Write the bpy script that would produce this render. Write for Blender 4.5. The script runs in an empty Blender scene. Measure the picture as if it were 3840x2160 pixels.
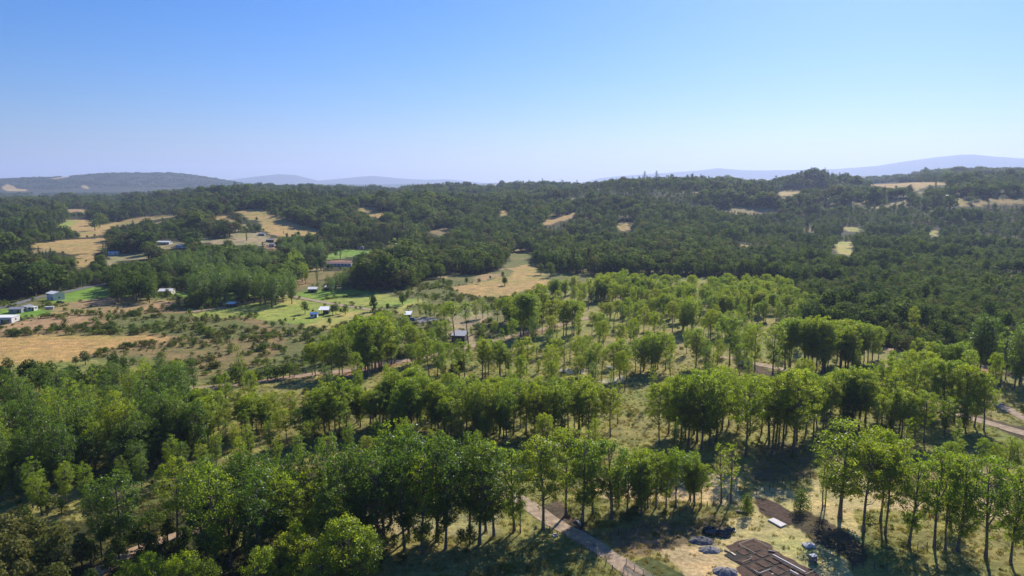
import bpy, math, random
import numpy as np
from mathutils import Vector, Matrix

random.seed(7)
RNG = np.random.default_rng(7)
scene = bpy.context.scene
COL = scene.collection
R = math.radians

# ---------------------------------------------------------------- camera
CAM_H = 75.0
F_PX = 2742.0                 # focal length in pixels of the 3840 px wide picture
PITCH = R(8.1)
cam_d = bpy.data.cameras.new('camera')
cam_d.sensor_width = 36.0
cam_d.lens = 36.0 * F_PX / 3840.0
cam_d.clip_start = 0.5
cam_d.clip_end = 60000.0
cam = bpy.data.objects.new('camera', cam_d)
cam.location = (0, 0, CAM_H)
cam.rotation_euler = (math.pi / 2 - PITCH, 0, 0)
COL.objects.link(cam)
scene.camera = cam

# ---------------------------------------------------------------- sky and sun
SUN_EL = R(34)
SUN_AZ = R(26)                # to the right of the viewing direction (+Y)
world = bpy.data.worlds.new('World')
scene.world = world
world.use_nodes = True
wn = world.node_tree.nodes
wl = world.node_tree.links
wn.clear()
w_out = wn.new('ShaderNodeOutputWorld')
w_bg = wn.new('ShaderNodeBackground')
w_sky = wn.new('ShaderNodeTexSky')
w_sky.sky_type = 'NISHITA'
w_sky.sun_disc = False
w_sky.sun_elevation = SUN_EL
w_sky.sun_rotation = SUN_AZ
w_sky.altitude = 0.0
w_sky.air_density = 1.2
w_sky.dust_density = 0.55
w_sky.ozone_density = 9.0
w_bg.inputs['Strength'].default_value = 0.069
w_hs = wn.new('ShaderNodeHueSaturation')
w_hs.inputs['Saturation'].default_value = 1.24
wl.new(w_sky.outputs['Color'], w_hs.inputs['Color'])
w_tint = wn.new('ShaderNodeMix')      # white balance of the sky light
w_tint.data_type = 'RGBA'
w_tint.blend_type = 'MULTIPLY'
w_tint.inputs[0].default_value = 1.0
w_tint.inputs[7].default_value = (0.98, 0.99, 1.24, 1)
wl.new(w_hs.outputs['Color'], w_tint.inputs[6])
wl.new(w_tint.outputs[2], w_bg.inputs['Color'])
wl.new(w_bg.outputs['Background'], w_out.inputs['Surface'])

sun_d = bpy.data.lights.new('sun', 'SUN')
sun_d.energy = 5.0
sun_d.angle = R(0.53)
sun_d.color = (1.0, 0.93, 0.82)
sun = bpy.data.objects.new('sun', sun_d)
sdir = Vector((math.sin(SUN_AZ) * math.cos(SUN_EL), math.cos(SUN_AZ) * math.cos(SUN_EL), math.sin(SUN_EL)))
sun.rotation_euler = (-sdir).to_track_quat('-Z', 'Y').to_euler()
sun.location = (0, 0, 300)
COL.objects.link(sun)

scene.view_settings.view_transform = 'Standard'
scene.view_settings.look = 'None'
scene.view_settings.gamma = 1.0
scene.view_settings.use_curve_mapping = False
scene.view_settings.exposure = 0.55

cy = scene.cycles
cy.max_bounces = 6
cy.diffuse_bounces = 3
cy.glossy_bounces = 2
cy.transmission_bounces = 4
cy.transparent_max_bounces = 6
cy.volume_bounces = 1
cy.use_denoising = True
cy.caustics_reflective = False
cy.caustics_refractive = False

# ---------------------------------------------------------------- terrain
CP, SP = math.cos(PITCH), math.sin(PITCH)

def smooth(t):
    t = np.clip(t, 0, 1)
    return t * t * (3 - 2 * t)

def _hash(ix, iy, s):
    n = (ix * 374761393 + iy * 668265263 + s * 2147483647).astype(np.int64)
    n = (n ^ (n >> 13)) * 1274126177
    n = n ^ (n >> 16)
    return (n & 0xFFFFFF).astype(float) / 0xFFFFFF

def vnoise(x, y, sc, seed=0):
    x = np.asarray(x, float) / sc; y = np.asarray(y, float) / sc
    x0 = np.floor(x); y0 = np.floor(y)
    fx = smooth(x - x0); fy = smooth(y - y0)
    ix = x0.astype(np.int64); iy = y0.astype(np.int64)
    a = _hash(ix, iy, seed); b = _hash(ix + 1, iy, seed)
    c = _hash(ix, iy + 1, seed); d = _hash(ix + 1, iy + 1, seed)
    return (a * (1 - fx) + b * fx) * (1 - fy) + (c * (1 - fx) + d * fx) * fy

def tab(px, pts):
    xs = [p[0] for p in pts]; ys = [p[1] for p in pts]
    return np.interp(px, xs, ys)

RIDGE1 = [(-1500, 25), (0, 20), (430, 22), (600, 40), (760, 52), (900, 55), (1500, 52), (2000, 58), (2400, 64), (2540, 66),
          (2640, 72), (2740, 70), (2840, 62), (3200, 64), (3840, 72), (6000, 60)]
RIDGE2 = [(-1500, 0), (0, 0), (560, 2), (900, 30), (2400, 40), (2900, 58), (3120, 66), (3300, 88), (3480, 108), (3560, 118), (3700, 116), (3840, 120), (6000, 80)]
HILL_L = [(-1500, 20), (-500, 60), (0, 100), (180, 116), (300, 129), (400, 151), (480, 160), (640, 159), (700, 147), (760, 130), (860, 90), (960, 46), (1060, 12), (1120, 0), (6000, 0)]
LOW_R = [(-1500, 10), (600, 12), (1100, 53), (1260, 80), (1400, 67), (1600, 83), (1800, 80), (1900, 100), (2020, 87), (2150, 67), (2500, 50), (2800, 50), (6000, 50)]
MID_R = [(-1500, 0), (2900, 0), (3100, 140), (3200, 158), (3300, 149), (3420, 177), (3500, 158), (3840, 174), (6000, 113)]
MTN_Y = [(-1500, 700), (600, 705), (780, 690), (870, 674), (960, 663), (1043, 654), (1110, 657), (1150, 668), (1195, 678), (1260, 672), (1350, 663),
         (1400, 660), (1440, 664), (1520, 671), (1600, 675), (1680, 673), (1780, 682), (1860, 691), (2000, 696), (2130, 692), (2200, 682), (2240, 670), (2300, 663),
         (2380, 657), (2480, 650), (2560, 645), (2640, 638), (2690, 632), (2740, 636), (2800, 640), (2900, 640), (3000, 638), (3100, 636), (3210, 630),
         (3280, 624), (3400, 606), (3500, 592), (3580, 584), (3640, 582), (3720, 590), (3840, 597), (4300, 612), (6000, 660)]
R_MTN = 19000.0

def az_px(x, y):
    a = np.clip(np.arctan2(x, y), -1.2, 1.2)
    return 1920 + F_PX * np.tan(a) / CP

# domes and knolls: (px, r, height, radius)
DOMES = [(3040, 2050, 29, 80), (2950, 2080, 12, 70), (2660, 1900, 6, 110), (1280, 1150, 5, 120), (700, 980, 7, 130), (1500, 1500, 8, 180), (2300, 1500, 9, 160), (2780, 1500, 6, 160)]
DOMES_XY = []
for (p, rr, hh, ww) in DOMES:
    a = math.atan((p - 1920) * CP / F_PX)
    DOMES_XY.append((rr * math.sin(a), rr * math.cos(a), hh, ww))

def height(x, y):
    x = np.asarray(x, float); y = np.asarray(y, float)
    r = np.hypot(x, y)
    px = az_px(x, y)
    z1 = tab(px, RIDGE1); z2 = tab(px, RIDGE2); z3 = 12.0
    # the field slope starts a little nearer on the left
    start = np.interp(px, [0, 900, 1500, 2200, 3840], [560, 600, 680, 820, 900])
    t1 = smooth((r - start) / (2000 - start))
    h = z1 * t1
    h = np.where(r > 2000, z1 + (z2 - z1) * smooth((r - 2000) / 1600), h)
    h = np.where(r > 3600, z2 + (z3 - z2) * smooth((r - 3600) / 1600), h)
    und = (vnoise(x, y, 420, 3) - 0.5) * 18 + (vnoise(x, y, 210, 5) - 0.5) * 22
    h = h + und * smooth((r - 600) / 700) * (1 - 0.75 * smooth((r - 2500) / 900))
    h = h + (vnoise(x, y, 60, 8) - 0.5) * 0.9 * smooth((r - 60) / 80)
    for (dx, dy, hh, ww) in DOMES_XY:
        h = h + hh * np.exp(-((x - dx) ** 2 + (y - dy) ** 2) / (ww * ww))
    h = h + tab(px, HILL_L) * np.exp(-((r - 7500) / 1000.0) ** 2)
    h = h + (tab(px, LOW_R) - 12) * np.exp(-((r - 12000) / 1100.0) ** 2) * (r > 9000)
    h = h + (tab(px, MID_R) - 12).clip(0) * np.exp(-((r - 8500) / 700.0) ** 2)
    zm = CAM_H + (690 - tab(px, MTN_Y)) * R_MTN / F_PX * np.cos(np.clip(np.arctan2(x, y), -1.2, 1.2))
    gul = (vnoise(px, r, 90, 11) - 0.5) * 60 * smooth((R_MTN - r) / 1000)
    h = h + ((zm - 12) + gul).clip(0) * np.exp(-((r - R_MTN) / 1500.0) ** 2) * (r > 13500)
    return h

def hz(x, y):
    return float(height(np.array([x]), np.array([y]))[0])

def project(x, y, z):
    """world point -> pixel of the 3840x2160 photograph"""
    dz = z - CAM_H
    fwd = y * CP - dz * SP
    up = y * SP + dz * CP
    return 1920 + F_PX * x / fwd, 1080 - F_PX * up / fwd

def ray(px, py):
    xc = (px - 1920) / F_PX; yc = (py - 1080) / F_PX
    return np.array([xc, CP - yc * SP, -(yc * CP + SP)])

_S = np.concatenate([np.arange(60, 1000, 2.0), np.arange(1000, 3000, 6.0), np.arange(3000, 14000, 40.0)])

def ground(px, py, lift=0.0):
    """point where the line of sight through a pixel meets the terrain (raised by lift)"""
    d = ray(px, py)
    X = d[0] * _S; Y = d[1] * _S; Z = CAM_H + d[2] * _S
    g = Z - (height(X, Y) + lift)
    idx = np.nonzero(g < 0)[0]
    if len(idx) == 0:
        k = len(_S) - 1
        return float(X[k]), float(Y[k]), hz(X[k], Y[k])
    k = idx[0]
    if k == 0:
        s = _S[0]
    else:
        a, b = _S[k - 1], _S[k]
        ga, gb = g[k - 1], g[k]
        s = a + (b - a) * ga / (ga - gb)
    x, y = d[0] * s, d[1] * s
    return float(x), float(y), hz(x, y)

def tree_h(bx, by, ty):
    """base pixel and top row -> ground point and height of an upright thing"""
    x, y, z = ground(bx, by)
    q = (ty - 1080) / F_PX
    # solve -( y*SP + dz*CP ) / ( y*CP - dz*SP ) = q
    dz = -(y * SP + q * y * CP) / (CP - q * SP)
    return x, y, z, max(1.0, CAM_H + dz - z)

def tile(ox, oy, s, pts):
    """coordinates measured in an enlarged view -> pixels of the photograph"""
    return [(ox + p[0] / s, oy + p[1] / s) + tuple(p[2:]) for p in pts]

def inside(px, py, poly):
    px = np.asarray(px, float); py = np.asarray(py, float)
    res = np.zeros(px.shape, bool)
    n = len(poly)
    j = n - 1
    for i in range(n):
        xi, yi = poly[i][0], poly[i][1]; xj, yj = poly[j][0], poly[j][1]
        c = ((yi > py) != (yj > py)) & (px < (xj - xi) * (py - yi) / ((yj - yi) + 1e-9) + xi)
        res ^= c
        j = i
    return res
# ---------------------------------------------------------------- land cover (drawn on the map of the ground)
T1 = (0, 500, 2.415); T2 = (900, 600, 2.415); T3 = (1800, 550, 2.229); T4 = (2840, 550, 2.415)
T5 = (0, 1050, 2.415); T6 = (900, 1100, 2.415)
BL = (0, 1560, 2.415); BM = (900, 1560, 2.415); BC = (1800, 1560, 2.415); BR = (2840, 1560, 2.415)
SITE = (2400, 1800, 3.22)
TA = (0, 1300, 3.37); TB = (600, 1300, 3.37); TC = (1200, 1000, 3.37); TD = (1200, 1350, 3.37)
TE = (1900, 1000, 3.37); TF = (2500, 1000, 3.37); TG = (2500, 1330, 3.37); TH = (3140, 1100, 3.37)

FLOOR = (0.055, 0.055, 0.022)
TAN = (0.42, 0.285, 0.115)
TANO = (0.46, 0.295, 0.115)
TANP = (0.37, 0.245, 0.13)
LAWN = (0.19, 0.29, 0.05)
PAST = (0.29, 0.32, 0.075)
PASTY = (0.40, 0.34, 0.11)
SCRUB = (0.25, 0.18, 0.085)
SCRUBG = (0.17, 0.165, 0.06)
GRASS = (0.275, 0.245, 0.085)
STRAW = (0.56, 0.42, 0.22)
OLIVE = (0.20, 0.19, 0.065)
REDD = (0.30, 0.175, 0.105)
SOIL = (0.115, 0.08, 0.06)
SAND = (0.44, 0.38, 0.30)
YARD = (0.34, 0.27, 0.15)
TUFT = (0.21, 0.155, 0.085)

OPEN = [(-900, 1190), (0, 1130), (140, 1112), (230, 1092), (340, 1070), (530, 1082), (650, 1090), (880, 1105), (1000, 1095), (1074, 1080), (1150, 1055), (1260, 1055),
        (1330, 1080), (1480, 1088), (1560, 1075), (1570, 1055), (1760, 1035), (1880, 1015), (1920, 950), (2005, 945), (2005, 985), (2060, 1015), (2150, 1025), (2250, 1035),
        (2620, 1040), (2720, 1045), (2900, 1050), (2985, 1075), (3010, 1130), (3020, 1290), (3330, 1318), (3520, 1355), (3840, 1395), (4700, 1480), (5200, 3000), (-1500, 3000)]
PLANT = [(-900, 1330), (0, 1350), (280, 1335), (560, 1380), (870, 1455), (1190, 1405), (1500, 1360), (1700, 1320), (1900, 1262), (2010, 1235), (2060, 1110), (2300, 1050), (2900, 1050), (2990, 1100),
         (3020, 1290), (3330, 1318), (3520, 1355), (3840, 1395), (4700, 1480), (5200, 3000), (-1500, 3000)]
# (colour, polygon); later ones lie over earlier ones.  far=True: also a gap in the forest
LAND = [
    (SCRUBG, OPEN, 0),
    (GRASS, PLANT, 0),
    (OLIVE, tile(*TC, [(600, 520), (1050, 400), (1400, 480), (1900, 430), (2060, 600), (1700, 800), (1300, 700)]), 0),
    (SCRUB, tile(*T5, [(-400, 400), (0, 390), (360, 350), (560, 310), (1000, 300), (1530, 250), (1700, 270), (2100, 260), (2415, 370), (2600, 560), (2415, 760), (1860, 880), (1500, 700), (900, 690), (0, 780), (-400, 780)]), 0),
    (SCRUBG, tile(*T5, [(1050, 320), (1600, 300), (2000, 330), (2300, 400), (2300, 520), (1800, 540), (1300, 470), (900, 460)]), 0),
    (TANO, tile(*T5, [(-500, 530), (0, 515), (500, 492), (1000, 505), (1480, 520), (1480, 545), (1250, 590), (1120, 600), (880, 670), (640, 745), (300, 770), (-500, 800)]), 0),
    (TANP, tile(*T5, [(330, 330), (560, 205), (900, 165), (1180, 148), (1580, 190), (1540, 250), (1000, 300), (700, 330), (900, 370), (500, 430), (0, 460), (0, 400), (350, 360)]), 0),
    (LAWN, tile(*T5, [(330, 180), (560, 115), (830, 55), (1290, 92), (1230, 140), (1000, 150), (580, 205), (400, 215)]), 0),
    (LAWN, tile(*T5, [(-300, 290), (0, 262), (350, 240), (520, 285), (400, 330), (200, 345), (60, 380), (-300, 420)]), 0),
    (LAWN, tile(*T5, [(1580, 110), (2000, 120), (2415, 60), (2415, 110), (2050, 215), (1960, 190), (1580, 160)]), 0),
    (PAST, tile(*T6, [(-420, 200), (-300, 150), (0, 95), (420, 25), (560, 60), (830, 95), (1190, 145), (1000, 190), (800, 300), (600, 290), (350, 250), (0, 215), (-200, 230)]), 0),
    (PASTY, tile(*T6, [(150, 60), (430, 30), (560, 62), (540, 110), (250, 90)]), 0),
    (LAWN, tile(*T2, [(480, 1215), (700, 1180), (1050, 1170), (1200, 1185), (1240, 1200), (900, 1240), (700, 1265)]), 0),
    (PAST, tile(*T2, [(700, 1275), (900, 1250), (1250, 1205), (1330, 1225), (1520, 1270), (1600, 1260), (1600, 1310), (1400, 1330), (1150, 1335), (960, 1310)]), 0),
    (PASTY, tile(*T6, [(700, 230), (900, 190), (1180, 150), (1210, 200), (1000, 260), (830, 330), (700, 320), (560, 300)]), 0),
    (PASTY, tile(*T6, [(1360, 130), (1480, 110), (1600, 60), (1650, 80), (1480, 150), (1500, 200), (1380, 190)]), 0),
    (TAN, tile(*T3, [(-250, 1180), (-100, 1150), (0, 1135), (240, 1075), (560, 1095), (640, 1150), (500, 1180), (380, 1200), (180, 1260), (-60, 1260)]), 0),
    (TAN, tile(*T3, [(255, 1015), (470, 975), (490, 1040), (560, 1080), (430, 1075), (250, 1085)]), 0),
    (TANP, tile(*T3, [(-130, 1130), (0, 1080), (110, 1060), (200, 1065), (0, 1130)]), 0),
    (YARD, tile(*TC, [(1560, 640), (1950, 560), (2110, 570), (2110, 640), (1900, 850), (2000, 860), (1900, 1010), (1690, 1010), (1650, 850)]), 0),
    (OLIVE, tile(*T3, [(640, 1010), (900, 990), (1250, 1020), (1600, 1040), (1780, 1000), (2060, 925), (2120, 950), (1980, 1010), (1760, 1065), (1000, 1065), (700, 1070)]), 0),
    # hill fields
    (TAN, [(886, 790), (940, 783), (975, 783), (1037, 815), (1206, 869), (1175, 880), (1045, 890), (1000, 860), (962, 832), (910, 808)], 1),
    (TAN, tile(*T1, [(505, 850), (620, 790), (760, 772), (850, 790), (900, 835), (1130, 788), (1270, 758), (1610, 732), (1610, 752), (1290, 800), (1060, 832), (960, 880), (920, 925), (740, 945), (690, 880), (520, 855)]), 1),
    (PAST, tile(*T1, [(505, 850), (620, 790), (700, 790), (660, 850)]), 1),
    (TAN, tile(*T1, [(190, 1035), (340, 1003), (580, 965), (920, 948), (950, 985), (985, 1000), (970, 1045), (900, 1078), (640, 1100), (540, 1060), (380, 1045)]), 1),
    (TAN, tile(*T1, [(640, 1112), (900, 1082), (860, 1115), (800, 1195), (700, 1235), (690, 1160)]), 1),
    (YARD, tile(*T1, [(960, 1100), (1100, 1095), (1340, 1078), (1310, 1140), (1110, 1155), (1010, 1210), (960, 1190)]), 1),
    (YARD, tile(*T1, [(1350, 1010), (1430, 975), (1560, 975), (1700, 1000), (1700, 1035), (1500, 1050)]), 1),
    (TANP, tile(*T1, [(595, 690), (800, 678), (795, 700), (620, 718)]), 1),
    (YARD, tile(*T1, [(1690, 960), (1900, 948), (2100, 962), (2080, 905), (2415, 895), (2440, 1015), (2080, 1012), (1900, 1002), (1800, 985)]), 1),
    (TAN, tile(*T1, [(1925, 748), (2060, 748), (2140, 802), (2090, 815), (1960, 772)]), 1),
    (LAWN, tile(*T2, [(795, 855), (900, 812), (1030, 815), (1205, 815), (1212, 855), (1050, 875), (940, 885), (800, 895)]), 1),
    (TANP, tile(*T2, [(1285, 795), (1420, 745), (1510, 765), (1400, 805), (1300, 815)]), 1),
    (REDD, tile(*T2, [(750, 935), (850, 903), (1060, 912), (1045, 955), (960, 960)]), 1),
    (SCRUB, tile(*T2, [(500, 1120), (590, 1030), (700, 1000), (980, 1000), (985, 1035), (760, 1085), (560, 1190)]), 1),
    (REDD, tile(*T2, [(205, 795), (330, 755), (355, 830), (240, 855)]), 1),
    (YARD, tile(*T2, [(-20, 680), (130, 655), (240, 705), (290, 765), (200, 785), (90, 735)]), 1),
    (TAN, tile(*T2, [(1150, 472), (1400, 463), (1425, 490), (1285, 522), (1180, 512)]), 1),
    (TAN, tile(*T2, [(1040, 428), (1140, 428), (1165, 465), (1100, 462)]), 1),
    (SCRUB, tile(*T2, [(1685, 645), (1940, 598), (1965, 605), (1850, 655), (1800, 695)]), 1),
    (TAN, tile(*T2, [(2345, 460), (2415, 455), (2440, 500), (2380, 505)]), 1),
    (TAN, tile(*T3, [(525, 622), (640, 588), (790, 550), (795, 592), (700, 622), (560, 658)]), 1),
    (TAN, tile(*T3, [(580, 550), (630, 548), (642, 577), (580, 582)]), 1),
    (TAN, tile(*T3, [(1150, 632), (1275, 622), (1275, 692), (1230, 702), (1160, 692)]), 1),
    (TANP, tile(*T3, [(670, 712), (740, 700), (745, 722), (690, 728)]), 1),
    (TAN, tile(*T3, [(1255, 735), (1285, 735), (1285, 790), (1255, 790)]), 1),
    (TAN, tile(*T3, [(880, 575), (920, 570), (920, 600), (890, 600)]), 1),
    (TAN, tile(*T4, [(190, 393), (395, 393), (385, 418), (210, 452)]), 1),
    (TAN, tile(*T4, [(915, 342), (1250, 323), (1745, 323), (1700, 348), (1560, 352), (1475, 388), (1420, 405), (1400, 352), (1240, 374), (1050, 352)]), 1),
    (TAN, tile(*T4, [(1685, 460), (1905, 458), (1905, 532), (1820, 545), (1785, 490)]), 1),
    (TAN, tile(*T4, [(1960, 500), (2055, 478), (2065, 522), (1980, 545)]), 1),
    (TAN, tile(*T4, [(2095, 468), (2240, 480), (2450, 488), (2450, 518), (2230, 518), (2095, 497)]), 1),
    (PASTY, tile(*T4, [(755, 722), (975, 728), (945, 768), (830, 773)]), 1),
    (PASTY, tile(*T4, [(1565, 762), (1645, 762), (1645, 802), (1580, 818)]), 1),
    (TAN, tile(*T4, [(1270, 468), (1365, 468), (1365, 492), (1280, 492)]), 1),
    (TAN, tile(*T4, [(845, 502), (1005, 483), (930, 522)]), 1),
    (PASTY, tile(*T4, [(695, 862), (865, 862), (852, 985), (665, 962), (690, 910)]), 1),
    # far pale fields on the long hill
    (TAN, tile(*T1, [(10, 490), (60, 462), (130, 475), (140, 500), (250, 505), (250, 525), (60, 525)]), 2),
    (TAN, tile(*T1, [(730, 475), (780, 468), (805, 490), (800, 503), (750, 495)]), 2),
    (TAN, tile(*T1, [(260, 555), (380, 550), (370, 570), (280, 572)]), 2),
    (TAN, tile(*T1, [(620, 530), (690, 525), (690, 548), (630, 552)]), 2),
    (TAN, tile(*T1, [(1700, 500), (1790, 505), (1780, 515), (1710, 515)]), 2),
    (TANP, tile(*T1, [(440, 410), (620, 388), (640, 395), (480, 420)]), 2),
    # plantation floor
    (OLIVE, [(0, 1480), (700, 1420), (700, 1560), (760, 1760), (700, 2000), (0, 1800)], 0),
    (OLIVE, [(1000, 1500), (1850, 1500), (1850, 1700), (1000, 1700)], 0),
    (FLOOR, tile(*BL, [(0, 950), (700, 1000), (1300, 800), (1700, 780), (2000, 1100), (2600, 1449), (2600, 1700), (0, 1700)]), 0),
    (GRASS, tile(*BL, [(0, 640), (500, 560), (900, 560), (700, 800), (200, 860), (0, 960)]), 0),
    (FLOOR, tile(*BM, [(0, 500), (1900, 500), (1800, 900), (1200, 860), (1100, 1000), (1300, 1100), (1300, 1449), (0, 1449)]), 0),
    ((0.34, 0.29, 0.15), tile(*BM, [(1080, 880), (1300, 870), (1900, 880), (2415, 900), (2415, 1060), (1850, 1090), (1450, 1060), (1150, 1020)]), 0),
    (OLIVE, tile(*BC, [(-100, 1100), (300, 1090), (560, 1130), (800, 1200), (950, 1449), (950, 1800), (-100, 1800)]), 0),
    (SOIL, tile(*BC, [(600, 800), (800, 770), (940, 880), (1000, 1000), (1100, 1100), (1000, 1180), (880, 1060), (800, 990), (640, 880)]), 0),
    (OLIVE, tile(*BC, [(800, 770), (1200, 740), (1900, 760), (2000, 860), (1400, 960), (1100, 1060), (960, 960)]), 0),
    (STRAW, tile(*BC, [(1050, 560), (2415, 560), (2415, 800), (2000, 800), (1400, 780), (1050, 760)]), 0),
    (TUFT, tile(*BC, [(1080, 1080), (1500, 980), (1900, 960), (2200, 900), (2415, 1000), (2000, 1180), (1500, 1290), (1300, 1300), (1180, 1180)]), 0),
    (STRAW, tile(*SITE, [(200, 900), (560, 830), (900, 760), (1000, 680), (1150, 560), (1100, 480), (1400, 400), (1380, 200), (1560, 100), (1900, 130), (2300, 150), (2576, 300), (2700, 700), (2500, 1100), (2576, 1159), (2576, 1500), (200, 1500), (500, 1159)]), 0),
    (SOIL, tile(*SITE, [(1390, 230), (1560, 240), (1720, 310), (1800, 380), (2100, 430), (2400, 560), (2700, 800), (2800, 1000), (2576, 1060), (2400, 900), (2000, 700), (1780, 540), (1500, 400)]), 0),
    (STRAW, tile(*BR, [(480, 560), (900, 600), (1500, 800), (1500, 900), (900, 860), (520, 800)]), 0),
    (GRASS, tile(*BR, [(1300, 900), (2415, 880), (2600, 1449), (1400, 1449), (1500, 1150)]), 0),
    (STRAW, tile(*BR, [(1850, 560), (2200, 700), (2415, 900), (2415, 980), (2100, 950), (1900, 800)]), 0),
    (TUFT, tile(*BR, [(0, 260), (500, 260), (520, 560), (300, 620), (0, 600)]), 0),
    (REDD, tile(*TC, [(330, 1320), (480, 1260), (800, 1205), (1090, 1185), (1100, 1230), (860, 1260), (600, 1330), (420, 1400), (330, 1400)]), 0),
    (REDD, tile(*TE, [(200, 840), (480, 780), (700, 725), (760, 740), (640, 790), (500, 850), (300, 895), (150, 900)]), 0),
    (REDD, tile(*TC, [(1690, 1060), (1900, 1010), (2360, 890), (2360, 960), (1900, 1060), (1700, 1090)]), 0),
    (SAND, tile(*TE, [(590, 1310), (700, 1295), (950, 1305), (960, 1350), (800, 1365), (600, 1340)]), 0),
    (SAND, tile(*TE, [(1210, 1420), (1350, 1400), (1500, 1360), (1580, 1440), (1400, 1490), (1200, 1460)]), 0),
    (SAND, tile(*TE, [(1300, 1265), (1430, 1262), (1500, 1285), (1350, 1300)]), 0),
    (SAND, tile(*TF, [(160, 560), (350, 550), (360, 620), (280, 660), (180, 620)]), 0),
    (SOIL, tile(*TF, [(930, 1205), (1080, 1215), (1300, 1280), (1480, 1335), (1330, 1395), (1000, 1385)]), 0),
    (SOIL, tile(*TG, [(2020, 260), (2220, 300), (2300, 370), (2100, 345)]), 0),
    (SOIL, tile(*(2840, 1050, 2.415), [(1650, 1140), (1800, 1200), (2415, 1330), (2415, 1449), (1990, 1280), (1650, 1200)]), 0),
    (REDD, tile(*TH, [(620, 690), (860, 700), (820, 770), (640, 750)]), 0),
    (REDD, tile(*TH, [(1700, 870), (2000, 930), (2359, 980), (2359, 1060), (2000, 1000), (1700, 920)]), 0),
    (SAND, tile(*BL, [(1350, 400), (1480, 350), (1760, 340), (1700, 420), (1400, 440), (1100, 470), (1100, 430)]), 0),
    (REDD, tile(*BL, [(820, 1449), (1200, 1200), (1320, 1185), (1250, 1290), (1050, 1400), (1000, 1560), (760, 1560)]), 0),
]
CLEARS = [poly for (c, poly, k) in LAND if k]

# ---------------------------------------------------------------- node helpers
def new_mat(name):
    m = bpy.data.materials.new(name)
    m.use_nodes = True
    nt = m.node_tree
    nt.nodes.clear()
    return m, nt

def node(nt, kind, **kw):
    n = nt.nodes.new(kind)
    for k, v in kw.items():
        if k.startswith('i_'):
            key = k[2:]
            key = int(key) if key.isdigit() else key.replace('_', ' ')
            n.inputs[key].default_value = v
        else:
            setattr(n, k, v)
    return n

def surf(nt, bsdf_out):
    o = nt.nodes.new('ShaderNodeOutputMaterial')
    nt.links.new(bsdf_out, o.inputs['Surface'])

def simple_mat(name, col, rough=0.8, metal=0.0, var=0.25, scale=3.0, spec=0.3, bump=0.0, coords='Object'):
    m, nt = new_mat(name)
    L = nt.links
    tc = node(nt, 'ShaderNodeTexCoord')
    nz = node(nt, 'ShaderNodeTexNoise', i_Scale=scale, i_Detail=5.0, i_Roughness=0.6)
    L.new(tc.outputs[coords], nz.inputs['Vector'])
    mr = node(nt, 'ShaderNodeMapRange', i_From_Min=0.3, i_From_Max=0.7, i_To_Min=1 - var, i_To_Max=1 + var)
    L.new(nz.outputs['Fac'], mr.inputs['Value'])
    mx = node(nt, 'ShaderNodeMix', data_type='RGBA', blend_type='MULTIPLY')
    mx.inputs[0].default_value = 1.0
    mx.inputs[6].default_value = (*col, 1)
    L.new(mr.outputs['Result'], mx.inputs[7])
    p = node(nt, 'ShaderNodeBsdfPrincipled', i_Roughness=rough, i_Metallic=metal)
    p.inputs['Specular IOR Level'].default_value = spec
    L.new(mx.outputs[2], p.inputs['Base Color'])
    if bump > 0:
        b = node(nt, 'ShaderNodeBump', i_Strength=1.0, i_Distance=bump)
        L.new(nz.outputs['Fac'], b.inputs['Height'])
        L.new(b.outputs['Normal'], p.inputs['Normal'])
    surf(nt, p.outputs['BSDF'])
    return m

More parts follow.
